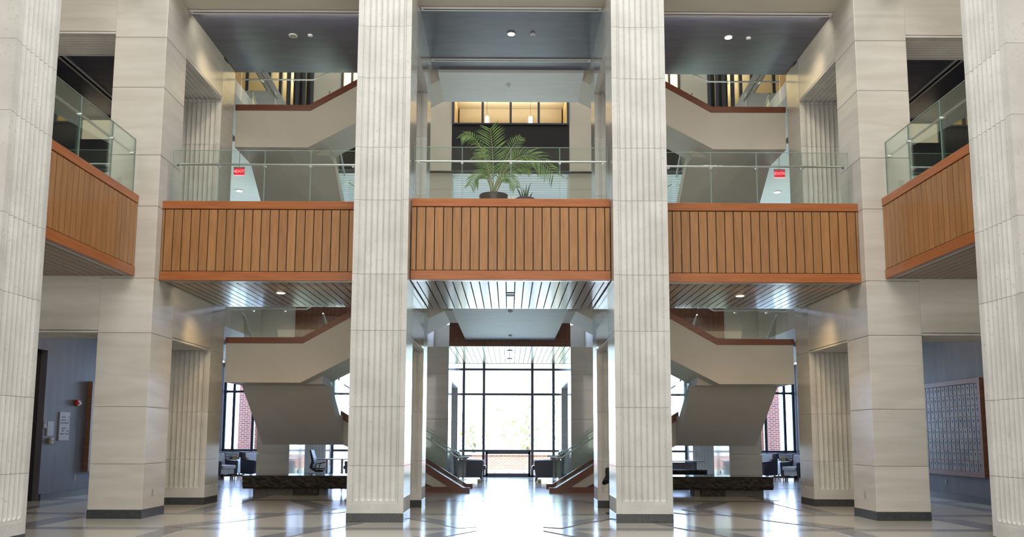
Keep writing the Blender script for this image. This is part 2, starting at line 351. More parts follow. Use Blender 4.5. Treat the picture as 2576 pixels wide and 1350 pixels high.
for s in (-1, 1):
    w = SIDE[s]
    shaft('fluted_column', s*CX0, s*CX1, 14.70, 15.68, f'tall pale fluted stone column {w} of the central balcony, in front', 'column', '-y')
    # polished cheek facing the passage is part of the column
    shaft('fluted_column', s*PX0, s*(PX0 + 1.0), 10.57, 11.58, f'nearest fluted stone column, cut off by the {w} edge of the photo', 'column', '-x' if s > 0 else '+x')
    shaft('corner_pillar', s*PX0, s*PX1, 15.20, 16.18, f'smooth square corner pillar of cream stone between {w} front and {w} side balconies', 'pillar')
    JU = JOINTS[:-1] + [10.2]
    shaft('fluted_pier', s*PX0, s*(PX0 + 1.0), 18.28, 19.1, f'fluted stone pier in shade behind the {w} corner pillar', 'pier', '-y', joints=JU)
    shaft('fluted_pier', s*CX0, s*CX1, 17.74, 18.5, f'narrow-looking stone pier seen past the inner face of the {w} front column', 'pier', '-y', joints=JU)
    JL = [.155, .98, 2.02, 3.39, 4.24]
    shaft('stone_pier', s*CX0, s*CX1, 25.2, 26.5, f'smooth stone pier behind the lower stair, {w} of the lobby window', 'pier', None, 'pstone', joints=JL)
    shaft('stone_pier', s*CX0, s*(CX1 + .3), 29.75, 31.15, f'last stone pier touching the lobby window, {w} side', 'pier', None, 'pstone', joints=JL)
    shaft('stone_pier', s*PX0, s*PX1, 25.2, 27.1, f'smooth stone pier behind the {w} stair, beside the lounge', 'pier', None, 'pstone', joints=JL)
    shaft('fluted_pier', s*PX0, s*PX1, 30.2, 31.15, f'farthest fluted pier beside the {w} lounge window', 'pier', '-y', joints=JL)

# lintels (pieces of the cross walls), with fluted soffits
def lintel(name, x0, x1, y0, y1, z0, z1, along, mat='stone'):
    y0 += .006; y1 -= .018
    x0, x1 = sorted((x0, x1)); o = MB().box(x0, x1, y0, y1, z0 + .04, z1).build(name, mat); o['kind'] = 'structure'
    mb = MB()
    if along == 'y':
        fluted_block(mb, lambda u, v, z: (x0 + u, z, z0 + v), x1 - x0, .05, y0, y1)
    else:
        fluted_block(mb, lambda u, v, z: (z, y0 + u, z0 + v), y1 - y0, .05, x0, x1)
    p = mb.build('fluted_soffit', 'fluted', o, smooth=True)
    return o
for s in (-1, 1):
    w = SIDE[s]
    for nm, z0, z1 in (('lower', 3.37, Z2), ('upper', 9.20, 10.9)):
        lintel(f'wall_{w}', s*PX0, s*(PX0 + 1.0), 16.18, 18.28, z0, z1, 'y')          # between corner pillar and pier
        lintel(f'wall_{w}', s*PX1, s*10.3, 15.20, 16.18, z0 + .02, z1, 'x')              # over the aisle opening
        lintel(f'wall_{w}', s*CX0, s*CX1, 15.68, 17.74, z0 - .05, z1, 'y', 'pstone')     # passage cheeks
    lintel(f'wall_{w}', s*CX0, s*(CX1), 26.5, 29.75, 3.22, 4.24, 'y', 'pstone')
    lintel(f'wall_{w}', s*PX0, s*PX1, 27.1, 30.2, 3.22, 4.24, 'y', 'pstone')
    sbox(f'wall_{w}', 'stone', s*10.3, s*11.3, 15.2, 16.18, 0, 10.9)                     # outer jamb of the aisle opening
    # aisle enclosure
    sbox(f'wall_{w}', 'greywall', s*10.8, s*11.0, (19.2 if s < 0 else 16.19), 31.3, 0, 4.24)
    sbox(f'wall_{w}', 'greywall', s*12.0, s*12.2, -4, 16.19, 0, 16)
    if s < 0:
        sbox('wall_left', 'greywall', -10.8, -11.0, 16.19, 19.2, 3.46, 4.24)
        sbox('door_1', 'dark', -10.95, -11.05, 16.19, 19.2, 0, 3.46)
    bb = MB().box(s*10.76, s*10.8, (19.22 if s < 0 else 16.2), 31.1, 0, .155).build(f'baseboard_{w}', 'granite'); bb['kind'] = 'structure'
    sbox(f'wall_{w}', 'greywall', s*7.95, s*12.2, 22.2, 22.4, Z2, 10.4)                    # dark end wall of the upper gallery
    sbox(f'wall_{w}', 'greywall', s*12.0, s*12.2, 16.19, 22.2, Z2, 10.4)
    sbox('floor', 'drywall', s*7.68, s*12.0, 15.21, 25.2, 4.42, Z2)                       # gallery slabs
    sbox('floor', 'drywall', s*7.3, s*12.0, -4, 15.19, 4.62, Z2 - .02)

# upper part of the hall, above the frame
sbox('wall_back', 'stone', -12, 12, 15.12, 16.15, 10.36, 16)
sbox('ceiling', 'white', -12.2, -5.9, -4, 15.2, 15.5, 15.8); sbox('ceiling', 'white', 5.9, 12.2, -4, 15.2, 15.5, 15.8)
sbox('ceiling', 'white', -5.9, 5.9, 13.1, 15.2, 15.5, 15.8); sbox('ceiling', 'white', -5.9, 5.9, -4, -.1, 15.5, 15.8)
sbox('ceiling', 'white', -5.9, 5.9, -.1, 13.1, 15.5, 15.8); sbox('ceiling', 'white', -12.2, 12.2, 16.15, 31.3, 15.42, 15.6)  # unseen lids added to keep bright sky out of hall and stairwell
sbox('wall_front', 'drywall', -12.2, 12.2, -4.2, -4, 0, 16)
for s in (-1, 1):
    sbox(f'wall_{SIDE[s]}', 'stone', s*7.0, s*7.67, -4, 15.1, 10.36, 15.5)

# stone soffit strip, slots and dark panels of the upper ceiling
def bay_ceiling(x0, x1, ya, yb, yc, second=None):
    sbox('ceiling', 'drywall', x0, x1, ya, yb, 10.25, 10.36)
    c = MB().box(x0, x1, yb, yc, 10.23, 10.33).build('ceiling', 'darkceil'); c['kind'] = 'structure'
    slot = struct('trim_1', (0, yb, 10.2))
    def one(y):
        MB().box(x0 + .01, x1 - .01, y - .05, y - .015, 10.205, 10.235).box(x0 + .01, x1 - .01, y + .03, y + .07, 10.205, 10.235).box(x0 + .01, x0 + .07, y - .02, y + .03, 10.205, 10.235).box(x1 - .07, x1 - .01, y - .02, y + .03, 10.205, 10.235).build('slot_frame', 'slot', slot)
        MB().box(x0 + .07, x1 - .07, y - .015, y + .03, 10.215, 10.232).build('slot_shadow', 'gap', slot)
    one(yb)
    if second: one(second)
bay_ceiling(-PX0, -CX1, 15.15, 16.22, 19.10); bay_ceiling(CX1, PX0, 15.15, 16.22, 19.10)
bay_ceiling(-CX0, CX0, 15.15, 16.05, 18.90, 18.36)
for s in (-1, 1):
    sbox('ceiling', 'darkceil', s*7.68, s*12.0, 16.19, 22.2, 10.3, 10.4)
    sl = MB().box(s*10.42, s*10.46, 16.2, 22.1, 10.27, 10.3).box(s*10.56, s*10.60, 16.2, 22.1, 10.27, 10.3).build('trim_2', 'slot'); sl['kind'] = 'structure'
    MB().box(s*10.46, s*10.56, 16.2, 22.1, 10.285, 10.3).build('slot_shadow', 'gap', sl)

# ------------------------------------------------------------------ balconies
MOD = 0.1675
def balcony(loc, label, x0, x1, yf, yb, zt, zb, axis='x', out=-1, soffit_stuff=False):
    """front balcony: runs along x at y=yf. side balcony (axis y): runs along y at x=x0 given in same slots (mapped)."""
    t = thing('wood_balcony', loc, label, 'balcony')
    def bx(mb, a0, a1, d0, d1, z0, z1):           # a along the balcony, d depth from the front face
        if axis == 'x': return mb.box(a0, a1, d0, d1, z0, z1)
        return mb.box(d0, d1, a0, a1, z0, z1)
    sg = 1 if yb > yf else -1
    capz = zt - .155; botz = zb + .185
    bx(MB(), x0, x1, yf - sg*.012, yf + sg*.16, capz, zt).build('cap_rail', 'woodh', t, bevel=.006)
    bx(MB(), x0, x1, yf - sg*.012, yf + sg*.10, zb, botz - .012).build('bottom_rail', 'woodh', t, bevel=.006)
    bx(MB(), x0, x1, yf + sg*.03, yf + sg*.16, zb + .02, capz).build('backing', 'gap', t)
    bx(MB(), x0, x1, yf + sg*.16, yb, zb + .06, zt - .22).build('floor_slab', 'drywall', t)
    bx(MB(), x0 + .01, x1 - .01, yf + sg*.06, yf + sg*.16, zb - .006, zb + .02).build('metal_trim', 'lightmetal', t)
    n = int(round((x1 - x0)/MOD)) ; first = (x1 - x0 - (n - 1)*MOD)/2
    edges = [x0] + [x0 + first + i*MOD for i in range(n)] + [x1]
    for a, b in zip(edges[:-1], edges[1:]):
        if b - a > .03: bx(MB(), a + .008, b - .009, yf, yf + sg*.03, botz, capz - .014).build('plank', 'wood', t)
    if axis == 'x' and not soffit_stuff:
        for a, b in zip(edges[:-1], edges[1:]):
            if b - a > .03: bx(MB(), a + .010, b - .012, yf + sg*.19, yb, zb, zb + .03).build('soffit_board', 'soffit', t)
    else:
        mb = MB(); d = yf + sg*.19
        while abs(yb - d) > .1:
            e = d + sg*MOD
            if abs(e - yf) > abs(yb - yf): e = yb
            mb2 = bx(mb, x0, x1, d + sg*.004, e - sg*.006, zb, zb + .03); d = e
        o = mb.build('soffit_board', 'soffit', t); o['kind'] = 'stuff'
    return t
balcony((0, 15.06, 4.385), 'central wood-clad balcony between the two front fluted columns', -CX0 + .01, CX0 - .01, 15.06, 18.55, 5.93, 4.385)
for s in (-1, 1):
    a, b = sorted((s*(CX1 + .01), s*(PX0 - .005)))
    a2, b2 = (a, b)
    balcony((s*4.7, 15.42, 4.42), f'wood-clad front balcony right of the left corner pillar' if s < 0 else 'wood-clad front balcony left of the right corner pillar', a2, b2, 15.69 if False else 15.42, 18.62, 5.965, 4.42)
    balcony((s*7.05, 13.3, 4.44), f'wood-clad side balcony running toward the viewer at far {SIDE[s]}', 11.6, 15.19, s*7.04, s*12.0, 6.0, 4.455, axis='y')

# ------------------------------------------------------------------ glass railings
def railing(loc, label, joints, ypos, z0, z1, zr, axis='x', inward=1, ends=(0, 0), clamps=None):
    t = thing('glass_railing', loc, label, 'railing')
    def mp(a, d, z): return (a, ypos + inward*d, z) if axis == 'x' else (ypos + inward*d, a, z)
    for a, b in zip(joints[:-1], joints[1:]):
        p0, p1 = mp(a + .006, 0.0, z0), mp(b - .006, .012, z1)
        g = MB().box(p0[0], p1[0], p0[1], p1[1], z0, z1).build('glass_panel', 'glass', t)
        mb = MB()
        q0, q1 = mp(a + .006, -.001, 0), mp(b - .006, .013, 0); mb.box(q0[0], q1[0], q0[1], q1[1], z1 - .004, z1 + .003)
        for e in (a + .004, b - .008):
            q0, q1 = mp(e, -.001, 0), mp(e + .004, .013, 0); mb.box(q0[0], q1[0], q0[1], q1[1], z0, z1)
        mb.build('polished_edge', 'glassedge', g)
    r0, r1 = joints[0] + ends[0], joints[-1] - ends[1]
    MB().tube([mp(r0, .07, zr), mp(r1, .07, zr)], .021, 12).build('handrail', 'steel', t, smooth=True)
    for a in (clamps or joints):
        a = min(max(a, r0 + .07), r1 - .07)
        MB().tube([mp(a, -.018, zr - .05), mp(a, .03, zr - .05)], .026, 12).tube([mp(a, .03, zr - .05), mp(a, .07, zr - .045), mp(a, .07, zr - .015)], .008, 8).build('clamp', 'steel', t, smooth=True)
    return t
railing((0, 15.14, 5.93), 'glass railing with steel handrail on the central balcony, before the palm', [-1.84, -.925, 0, .925, 1.84], 15.14, 5.93, 6.955, 6.70, ends=(.02, .02))
for s in (-1, 1):
    js = [s*6.56, s*5.66, s*4.77, s*3.88, s*2.99]; js.sort()
    railing((s*4.8, 15.5, 5.965), f'glass railing with steel handrail on the front balcony, {SIDE[s]} bay', js, 15.5, 5.965, 7.0, 6.74, ends=(.05 if s < 0 else 0, .05 if s > 0 else 0))
    railing((s*7.12, 13.4, 6.0), f'glass railing with steel handrail on the {SIDE[s]} side balcony', [11.6, 12.05, 13.15, 14.25, 15.15], s*7.12, 6.0, 7.08, 6.82, axis='y', inward=s, ends=(0, .05))

# ------------------------------------------------------------------ staircases (one module per side and floor)
def stair(s, dz, label, cx, upper=False):
    t = thing('staircase', (s*4.5, 21.0, dz), label, 'staircase', None)
    X = lambda x: s*x
    xc = cx                       # |x| of the bridge edge
    k = 0.568
    ztop = lambda x: 3.665 + (max(0, 4.88 - x))*k      # bottom of wood band
    body = [(X(6.69), dz + 2.74), (X(4.92), dz + 2.735), (X(max(1.56, xc + .01)), dz + 4.45), (X(xc), dz + 4.45), (X(xc), dz + ztop(xc) + .01), (X(4.88), dz + 3.665), (X(6.69), dz + 3.665)]
    MB().prism(body, 19.32, 20.62 if upper else 21.4, 'y').build('upper_flight', 'drywall', t)
    wb = [(X(6.70), dz + 3.66), (X(4.88), dz + 3.66), (X(xc), dz + ztop(xc)), (X(xc), dz + ztop(xc) + .15), (X(4.91), dz + 3.80), (X(6.70), dz + 3.80)]
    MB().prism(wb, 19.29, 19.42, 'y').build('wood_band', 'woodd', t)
    # middle flight rising toward the viewer
    mid = [(20.55, dz + 2.74), (22.5, dz + 1.26), (24.4, dz + 1.26), (24.4, dz + 2.05), (22.1, dz + 2.05), (20.7, dz + 2.92), (20.4, dz + 3.66), (20.0, dz + 3.66), (19.9, dz + 2.74)]
    MB().prism(mid, X(6.68), X(4.53), 'x').build('middle_flight', 'drywall', t)
    # lower flight from the lobby floor
    lo = [(X(4.53), dz + 1.26), (X(4.53), dz + 2.02), (X(1.25), dz + .03), (X(1.25), dz), (X(1.75), dz), (X(2.2), dz + .05)]
    MB().prism([(X(4.53), dz + 1.26), (X(4.53), dz + 2.0), (X(1.25), dz + .02), (X(1.75), dz)], 22.56, 24.34, 'y').build('lower_flight', 'drywall', t)
    for y0, y1 in ((22.5, 22.58), (24.32, 24.4)):
        sk = [(X(1.07), dz + 0), (X(1.07), dz + .126), (X(1.25), dz + .126), (X(4.6), dz + 2.19), (X(4.6), dz + 1.98), (X(1.64), dz + .145), (X(2.6), dz + .145), (X(2.6), dz + 0)] if not upper else \
             [(X(1.07), dz + 0), (X(1.07), dz + .126), (X(1.25), dz + .126), (X(4.6), dz + 2.19), (X(4.6), dz + 1.98), (X(1.64), dz + .145), (X(1.5), dz)]
        MB().prism(sk, y0, y1, 'y').build('stair_skirt', 'woodd', t)
    for i in range(12):
        x = 1.62 + i*.27
        MB().box(X(x), X(x + .29), 22.58, 24.32, dz + .02 + i*.163, dz + .17*(i + 1) - .0*i).build('step', 'tdark', t)
    if not upper: MB().box(X(2.6), X(1.64), 22.53, 22.57, dz, dz + .9).build('spandrel', 'drywall', t) if False else None
    # glass and rails
    for y in (22.54, 24.36):
        g = MB().prism([(X(1.27), dz + .13), (X(4.55), dz + 2.15), (X(4.55), dz + 3.0), (X(1.27), dz + 1.0)], y - .006, y + .006, 'y').build('glass_panel', 'glass', t)
        MB().tube([(X(1.1), y + .07, dz + .93), (X(1.42), y + .07, dz + .93), (X(4.55), y + .07, dz + 2.90)], .021, 10).build('handrail', 'steel', t, smooth=True)
        for x in (1.4, 2.3, 3.2, 4.1):
            zz = dz + .93 + (x - 1.42)*.63
            MB().tube([(X(x), y - .02, zz - .06), (X(x), y + .07, zz - .04)], .022, 10).build('clamp', 'steel', t, smooth=True)
    MB().prism([(X(6.6), dz + 3.8), (X(4.92), dz + 3.8), (X(xc), dz + ztop(xc) + .15), (X(xc), dz + ztop(xc) + 1.0), (X(4.92), dz + 4.66), (X(6.6), dz + 4.66)], 19.36, 19.372, 'y').build('glass_panel', 'glass', t)
    MB().tube([(X(6.62), 19.44, dz + 4.50), (X(4.86), 19.44, dz + 4.50), (X(xc), 19.44, dz + ztop(xc) + .84)], .021, 10).build('handrail', 'steel', t, smooth=True)
    for x in (6.1, 5.35, 4.5, 3.6, 2.7):
        zz = dz + ztop(x) + .82
        MB().tube([(X(x), 19.34, zz - .05), (X(x), 19.44, zz - .03)], .022, 10).build('clamp', 'steel', t, smooth=True)
    # rails of the middle flight
    for x in (4.62, 6.6):
        MB().tube([(X(x), 22.3, dz + 3.0), (X(x), 20.5, dz + 4.35), (X(x), 20.15, dz + 4.5)], .021, 10).build('handrail', 'steel', t, smooth=True)
        MB().prism([(22.3, dz + 2.1), (20.7, dz + 2.95), (20.4, dz + 3.66), (20.2, dz + 4.5), (22.3, dz + 3.1)], X(x) - .006, X(x) + .006, 'x').build('glass_panel', 'glass', t)
    return t
for s in (-1, 1):
    stair(s, 0, f'lower staircase of taupe plaster with dark wood band, {SIDE[s]} bay at ground level', 1.36)
    stair(s, 5.70, f'upper staircase of taupe plaster with dark wood band, behind the {SIDE[s]} front balcony', 1.75, True)
    # part of the third run, seen through the topmost rail
    t = thing('staircase', (s*6.2, 22.5, 11.4), f'topmost pale stair flight with glass rail, glimpsed above the upper {SIDE[s]} staircase', 'staircase')
    MB().prism([(s*7.9, 12.9), (s*7.6, 12.9), (s*6.35, 10.8), (s*6.65, 10.8)], 22.5, 22.6, 'y').build('stringer', 'white', t)
    MB().tube([(s*8.1, 22.4, 13.2), (s*6.9, 22.4, 11.2)], .022, 8).build('handrail', 'steel', t)
    MB().tube([(s*7.9, 22.4, 13.1), (s*6.6, 22.4, 10.95)], .022, 8).build('handrail', 'steel', t)
for s in (-1, 1): sbox('ceiling', 'white', s*6.69, s*7.66, 19.12, 22.4, 9.74, 10.1)
for s in (-1, 1):
    JH = [Z2 + .03, 6.8, 8.14, 9.15, 9.68]
    shaft('stone_pier', s*1.84, s*2.87, 25.01, 25.95, f'upper taupe pier beside the dark spandrel, {SIDE[s]} of the central palm', 'pier', None, 'drywall', joints=JH, base=False)
    shaft('stone_pier', s*PX0, s*PX1, 25.2, 27.1, f'upper pale pier far behind the {SIDE[s]} front glass railing', 'pier', None, 'pstone', joints=JH, base=False)
# bridges where the flights meet
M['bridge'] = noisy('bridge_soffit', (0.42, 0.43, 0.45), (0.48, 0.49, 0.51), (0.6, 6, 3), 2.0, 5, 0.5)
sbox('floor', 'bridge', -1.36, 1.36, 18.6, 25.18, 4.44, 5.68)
sbox('floor', 'white', -1.75, 1.75, 18.9, 20.65, 10.16, 11.3)

# ------------------------------------------------------------------ rear zone
# upper slabs beyond the stair
sbox('floor', 'drywall', -10.8, -PX0, 25.4, 31.2, 4.30, Z2); sbox('floor', 'drywall', PX0, 10.8, 25.4, 31.2, 4.30, Z2)
rear = thing('wood_balcony', (0, 25.25, 4.25), 'small far wood balcony above the lobby window, behind the white bridge soffit', 'balcony')
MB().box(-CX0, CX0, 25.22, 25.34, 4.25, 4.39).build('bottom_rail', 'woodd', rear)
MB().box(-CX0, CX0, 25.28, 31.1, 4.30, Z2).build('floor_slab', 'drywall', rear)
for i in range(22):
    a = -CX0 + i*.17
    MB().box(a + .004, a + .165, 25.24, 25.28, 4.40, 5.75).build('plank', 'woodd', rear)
    MB().box(a + .008, min(a + .162, CX0), 25.36, 31.05, 4.25, 4.29).build('soffit_board', 'soffit', rear)
for s in (-1, 1):
    r2 = thing('wood_balcony', (s*4.77, 25.3, 4.25), f'dark wood balcony front far behind the lower {SIDE[s]} staircase', 'balcony')
    MB().box(s*CX1, s*PX0, 25.36, 31.1, 4.30, Z2).build('floor_slab', 'drywall', r2)
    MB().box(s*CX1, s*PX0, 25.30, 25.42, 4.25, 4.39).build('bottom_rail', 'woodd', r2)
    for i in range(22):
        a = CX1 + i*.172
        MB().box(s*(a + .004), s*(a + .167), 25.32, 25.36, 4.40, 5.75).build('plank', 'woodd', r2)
# third level slab soffit: white linear ceiling seen through the upper gallery
for x0, x1 in ((-12, -PX0 - .01), (PX0 + .01, 12)):
    sbox('ceiling', 'white', x0, x1, 22.41, 31.3, 9.72, 11.2)
c = MB().box(-PX0, PX0, 25.0, 31.3, 9.78, 11.2).build('ceiling', 'gap'); c['kind'] = 'structure'
for i in range(24):
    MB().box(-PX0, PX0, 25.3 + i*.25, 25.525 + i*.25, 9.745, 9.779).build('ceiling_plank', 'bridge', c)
# dark spandrel and window band of the room above
sp = MB().box(-1.83, 1.83, 24.9, 25.0, 9.72, 11.24).build('wall_back', 'dark'); sp['kind'] = 'structure'
for s in (-1, 1):
    sbox('wall_back', 'drywall', s*1.84, s*2.9, 24.9, 25.0, 9.72, 13.6)
    sbox('wall_back', 'drywall', s*5.35, s*6.2, 24.9, 25.0, 9.72, 13.6)
sbox('wall_back', 'drywall', -12, 12, 24.9, 25.0, 13.6, 15.4)
sbox('wall_back', 'drywall', -1.84, 1.84, 24.9, 25.0, 12.09, 13.6)
win = struct('window_4', (0, 25.0, 11.24))
MB().box(-1.83, 1.83, 24.86, 24.98, 12.03, 12.10).build('window_frame', 'frame', win)
MB().box(-1.83, 1.83, 24.86, 24.98, 11.2, 11.25).build('window_frame', 'frame', win)
for x in (-1.80, -.88, 0, .88, 1.80):
    MB().box(x - .035, x + .035, 24.86, 24.98, 11.24, 12.04).build('mullion', 'frame', win)
for a in (-1.77, -.85, .035, .915):
    MB().box(a, a + .82, 24.92, 24.93, 11.25, 12.03).build('pane', 'pane', win)
for s in (-1, 1):
    wn = struct('window_5', (s*4.5, 25.0, 11.2))
    for x in (2.95, 3.7, 4.45, 5.0, 5.3, 6.25, 6.5, 6.72, 7.0, 7.25, 7.6, 8.3, 9.0):
        ww = .03 if x < 6 else .05
        MB().box(s*(x - ww), s*(x + ww), 24.86, 24.98, 11.2, 13.6).build('mullion', 'frame', wn)
    MB().box(s*2.9, s*5.35, 24.92, 24.93, 11.2, 13.6).build('pane', 'pane', wn)
    MB().box(s*6.2, s*9, 24.92, 24.93, 11.2, 13.6).build('pane', 'pane', wn)
    MB().box(s*6.32, s*6.95, 25.3, 25.35, 11.2, 13.6).build('dark_panel', 'dark', wn)
# warm room behind the window band
sbox('wall_back', 'cream', -10, 10, 30.2, 30.4, 11.2, 14.2); sbox('ceiling', 'ceilwhite', -10, 10, 25.02, 30.2, 13.62, 13.8)
sbox('ceiling', 'drywall', -1.9, 1.9, 29.5, 30.1, 12.95, 13.61)
sbox('wall_left', 'cream', -10.2, -10, 25.02, 30.2, 11.2, 13.8); sbox('wall_right', 'cream', 10, 10.2, 25.02, 30.2, 11.2, 13.8)
for s in (-1, 1): sbox('wall_back', 'cream', s*1.95, s*2.15, 25.02, 30.2, 11.2, 13.6)
for i, x in enumerate((-.83, .70)):
    t = thing('pendant_lamp', (x, 28.0, 12.3), f"white cylindrical pendant lamp behind the {['left', 'right'][i]} middle pane of the top window band", 'lamp')
    MB().lathe([(.13, 12.22), (.13, 12.74), (.10, 12.75)], x, 28.0, 20).build('shade', 'slot', t, smooth=True)
    MB().lathe([(.075, 12.2), (.075, 12.66)], x, 27.92, 16).build('tube_lamp', 'pendant', t, smooth=True)
    MB().tube([(x, 28, 12.74), (x, 28, 13.62)], .006, 6).build('cord', 'frame', t)
for x, wh in ((-1.68, 'at the left end of the leftmost top window pane'), (-1.12, 'in the middle of the leftmost top window pane'), (-.35, 'between the left pendant lamp and the middle mullion'), (.32, 'just right of the middle mullion'), (.95, 'under the right pendant lamp'), (1.66, 'at the right end of the rightmost top window pane')):
    t = thing('meeting_chair', (x, 25.7, 11.2), 'dark rounded chair back ' + wh, 'chair', 'chairs behind the top windows')
    MB().prism([(x + .24*cos(a*pi/8), 11.22 + .32*sin(a*pi/8)**.6) for a in range(0, 9)], 25.68, 25.74, 'y').build('backrest', 'dark', t)
    MB().box(x - .22, x + .22, 25.75, 26.1, 11.20, 11.24).build('seat', 'dark', t)
area('upper_room_lamps', (0, 27.4, 13.1), (radians(180), 0, 0), 3.4, 3.0, 130, (1.0, 0.80, 0.50))
area('upper_room_lamps', (-5.0, 27.4, 13.0), (radians(180), 0, 0), 5.0, 3.0, 210, (1.0, 0.76, 0.42))
area('upper_room_lamps', (5.0, 27.4, 13.0), (radians(180), 0, 0), 5.0, 3.0, 210, (1.0, 0.76, 0.42))
# closing walls around the rear
for s in (-1, 1): sbox(f'wall_{SIDE[s]}', 'drywall', s*12.01, s*12.2, 16.2, 31.3, -.1, 15.4)
sbox('wall_back', 'drywall', -12, 12, 31.14, 31.3, 7.6, 9.7); sbox('wall_back', 'drywall', -12, 12, 31.14, 31.3, 11.2, 15.4)  # lower panel added across the gallery windows to dim their daylight
sbox('ceiling', 'drywall', -12, -6.8, 16.19, 24.9, 13.9, 14.1); sbox('ceiling', 'drywall', 6.8, 12, 16.19, 24.9, 13.9, 14.1)
for s in (-1, 1):
    g = struct('window_6', (s*7, 31.2, 5.7))
    for x in (1.8, 3.6, 5.4, 7.2, 9.0, 10.8): MB().box(s*x - .04, s*x + .04, 31.12, 31.24, Z2, 7.6).build('mullion', 'frame', g)

# ------------------------------------------------------------------ lobby and lounge windows
def window(name, x0, x1, vs, hs, z1=4.24, door=None):
    w = struct(name, ((x0 + x1)/2, 31.2, 0)); y0, y1 = 31.14, 31.28
    for v in vs: MB().box(v - .05, v + .05, y0, y1, .02, z1).build('mullion', 'frame', w)
    for h in hs: MB().box(x0, x1, y0 + .01, y1 - .01, h - .042, h + .042).build('transom', 'frame', w)
    MB().box(x0, x1, y0, y1, 0, .06).build('sill', 'frame', w)
    vv = sorted(vs); hh = [.03] + sorted(hs) + [z1]
    for a, b in zip(vv[:-1], vv[1:]):
        for c_, d in zip(hh[:-1], hh[1:]): MB().box(a + .03, b - .03, 31.2, 31.21, c_ + .03, d - .03).build('pane', 'pane', w)
    if door:
        MB().box(door[0], door[0] + .09, y0 - .02, y1, .03, .93).box(door[1] - .09, door[1], y0 - .02, y1, .03, .93).box(door[0], door[1], y0 - .02, y1, .84, .93).box(door[0], door[1], y0 - .02, y1, .03, .13).build('vent_frame', 'frame', w)
        for k in (-.55, 0, .55): MB().box(k - .03, k + .03, y0 - .05, y0 - .02, .13, .18).build('latch', 'steel', w)
    return w
window('window_1', -CX0, CX0, (-1.73, -.97, .86, 1.66), (.96, 3.08, 4.02), door=(-.90, .80))
window('window_2', -10.78, -PX1, (-10.72, -10.38, -9.65, -8.5, -7.7), (.96, 3.15))
window('window_3', PX1, 10.78, (10.72, 10.38, 9.65, 8.5, 7.7), (.96, 3.15))
for s in (-1, 1):
    window('window_7', *sorted((s*CX1 + s*.32, s*PX0)), sorted((s*3.22, s*4.35, s*5.5, s*6.64)), (.96, 3.08))
sbox('trim_3', 'drywall', -10.8, 10.8, 31.13, 31.3, 4.24, 5.72)
sbox('trim_3', 'drywall', -12, 12, 31.13, 31.3, 9.7, 11.2)

# ------------------------------------------------------------------ outdoors
sbox('floor', 'grass', -60, 60, 31.4, 110, -.35, -.06)
lw = thing('brick_wall', (0, 40, 0), 'low red brick garden wall seen through the lobby window', 'wall')
MB().box(-5, 5, 40, 40.4, -.1, .62).build('brickwork', 'brick', lw); MB().box(-5.05, 5.05, 39.95, 40.45, .62, .7).build('coping', 'drywall', lw)
for s in (-1, 1):
    b1 = thing('brick_pier', (s*10.6, 33.4, 0), f'tall brick pier outside the {SIDE[s]} lounge window, outer one', 'pier')
    MB().box(s*10.47, s*10.92, 33.4, 33.9, 0, 6).build('brickwork', 'brick', b1)
    b2 = thing('brick_pier', (s*10.1, 34.2, 0), f'tall brick pier outside the {SIDE[s]} lounge window, next to the stair', 'pier')
    MB().box(s*9.5, s*10.56, 34.2, 34.7, 0, 6).build('brickwork', 'brick', b2)
def tree(x, y, h, r, label, n=420):
    t = thing('garden_tree', (x, y, 0), label, 'tree')
    MB().tube([(x, y, -.1), (x + .1, y, h*.35), (x, y, h*.75)], [r*.09, r*.06, .03], 8).build('trunk', 'bark', t)
    mb = MB(); rnd = random.Random(int(x*10 + y))
    for i in range(n):
        a = rnd.random()*2*pi; u = rnd.uniform(-1, 1); rr = r*rnd.random()**.4
        p = Vector((x + rr*sqrt(1 - u*u)*cos(a), y + rr*sqrt(1 - u*u)*sin(a), h*.62 + rr*u*.8))
        d = Vector([rnd.uniform(-1, 1) for _ in range(3)]).normalized(); e = d.orthogonal().normalized(); sz = .16*r/2 + .1
        mb.add([p - d*sz, p + e*sz*.5, p + d*sz, p - e*sz*.5 + Vector((0, 0, .05))], [(0, 1, 2, 3)])
    o = mb.build('foliage', 'foliage', t); o['kind'] = 'stuff'
tree(1.0, 46, 3.6, 2.0, 'leafy garden tree in the middle of the lobby window'); tree(-2.2, 50, 3.0, 1.6, 'smaller leafy bush left in the lobby window')
tree(3.6, 52, 6.5, 2.2, 'taller pale tree at right in the lobby window')

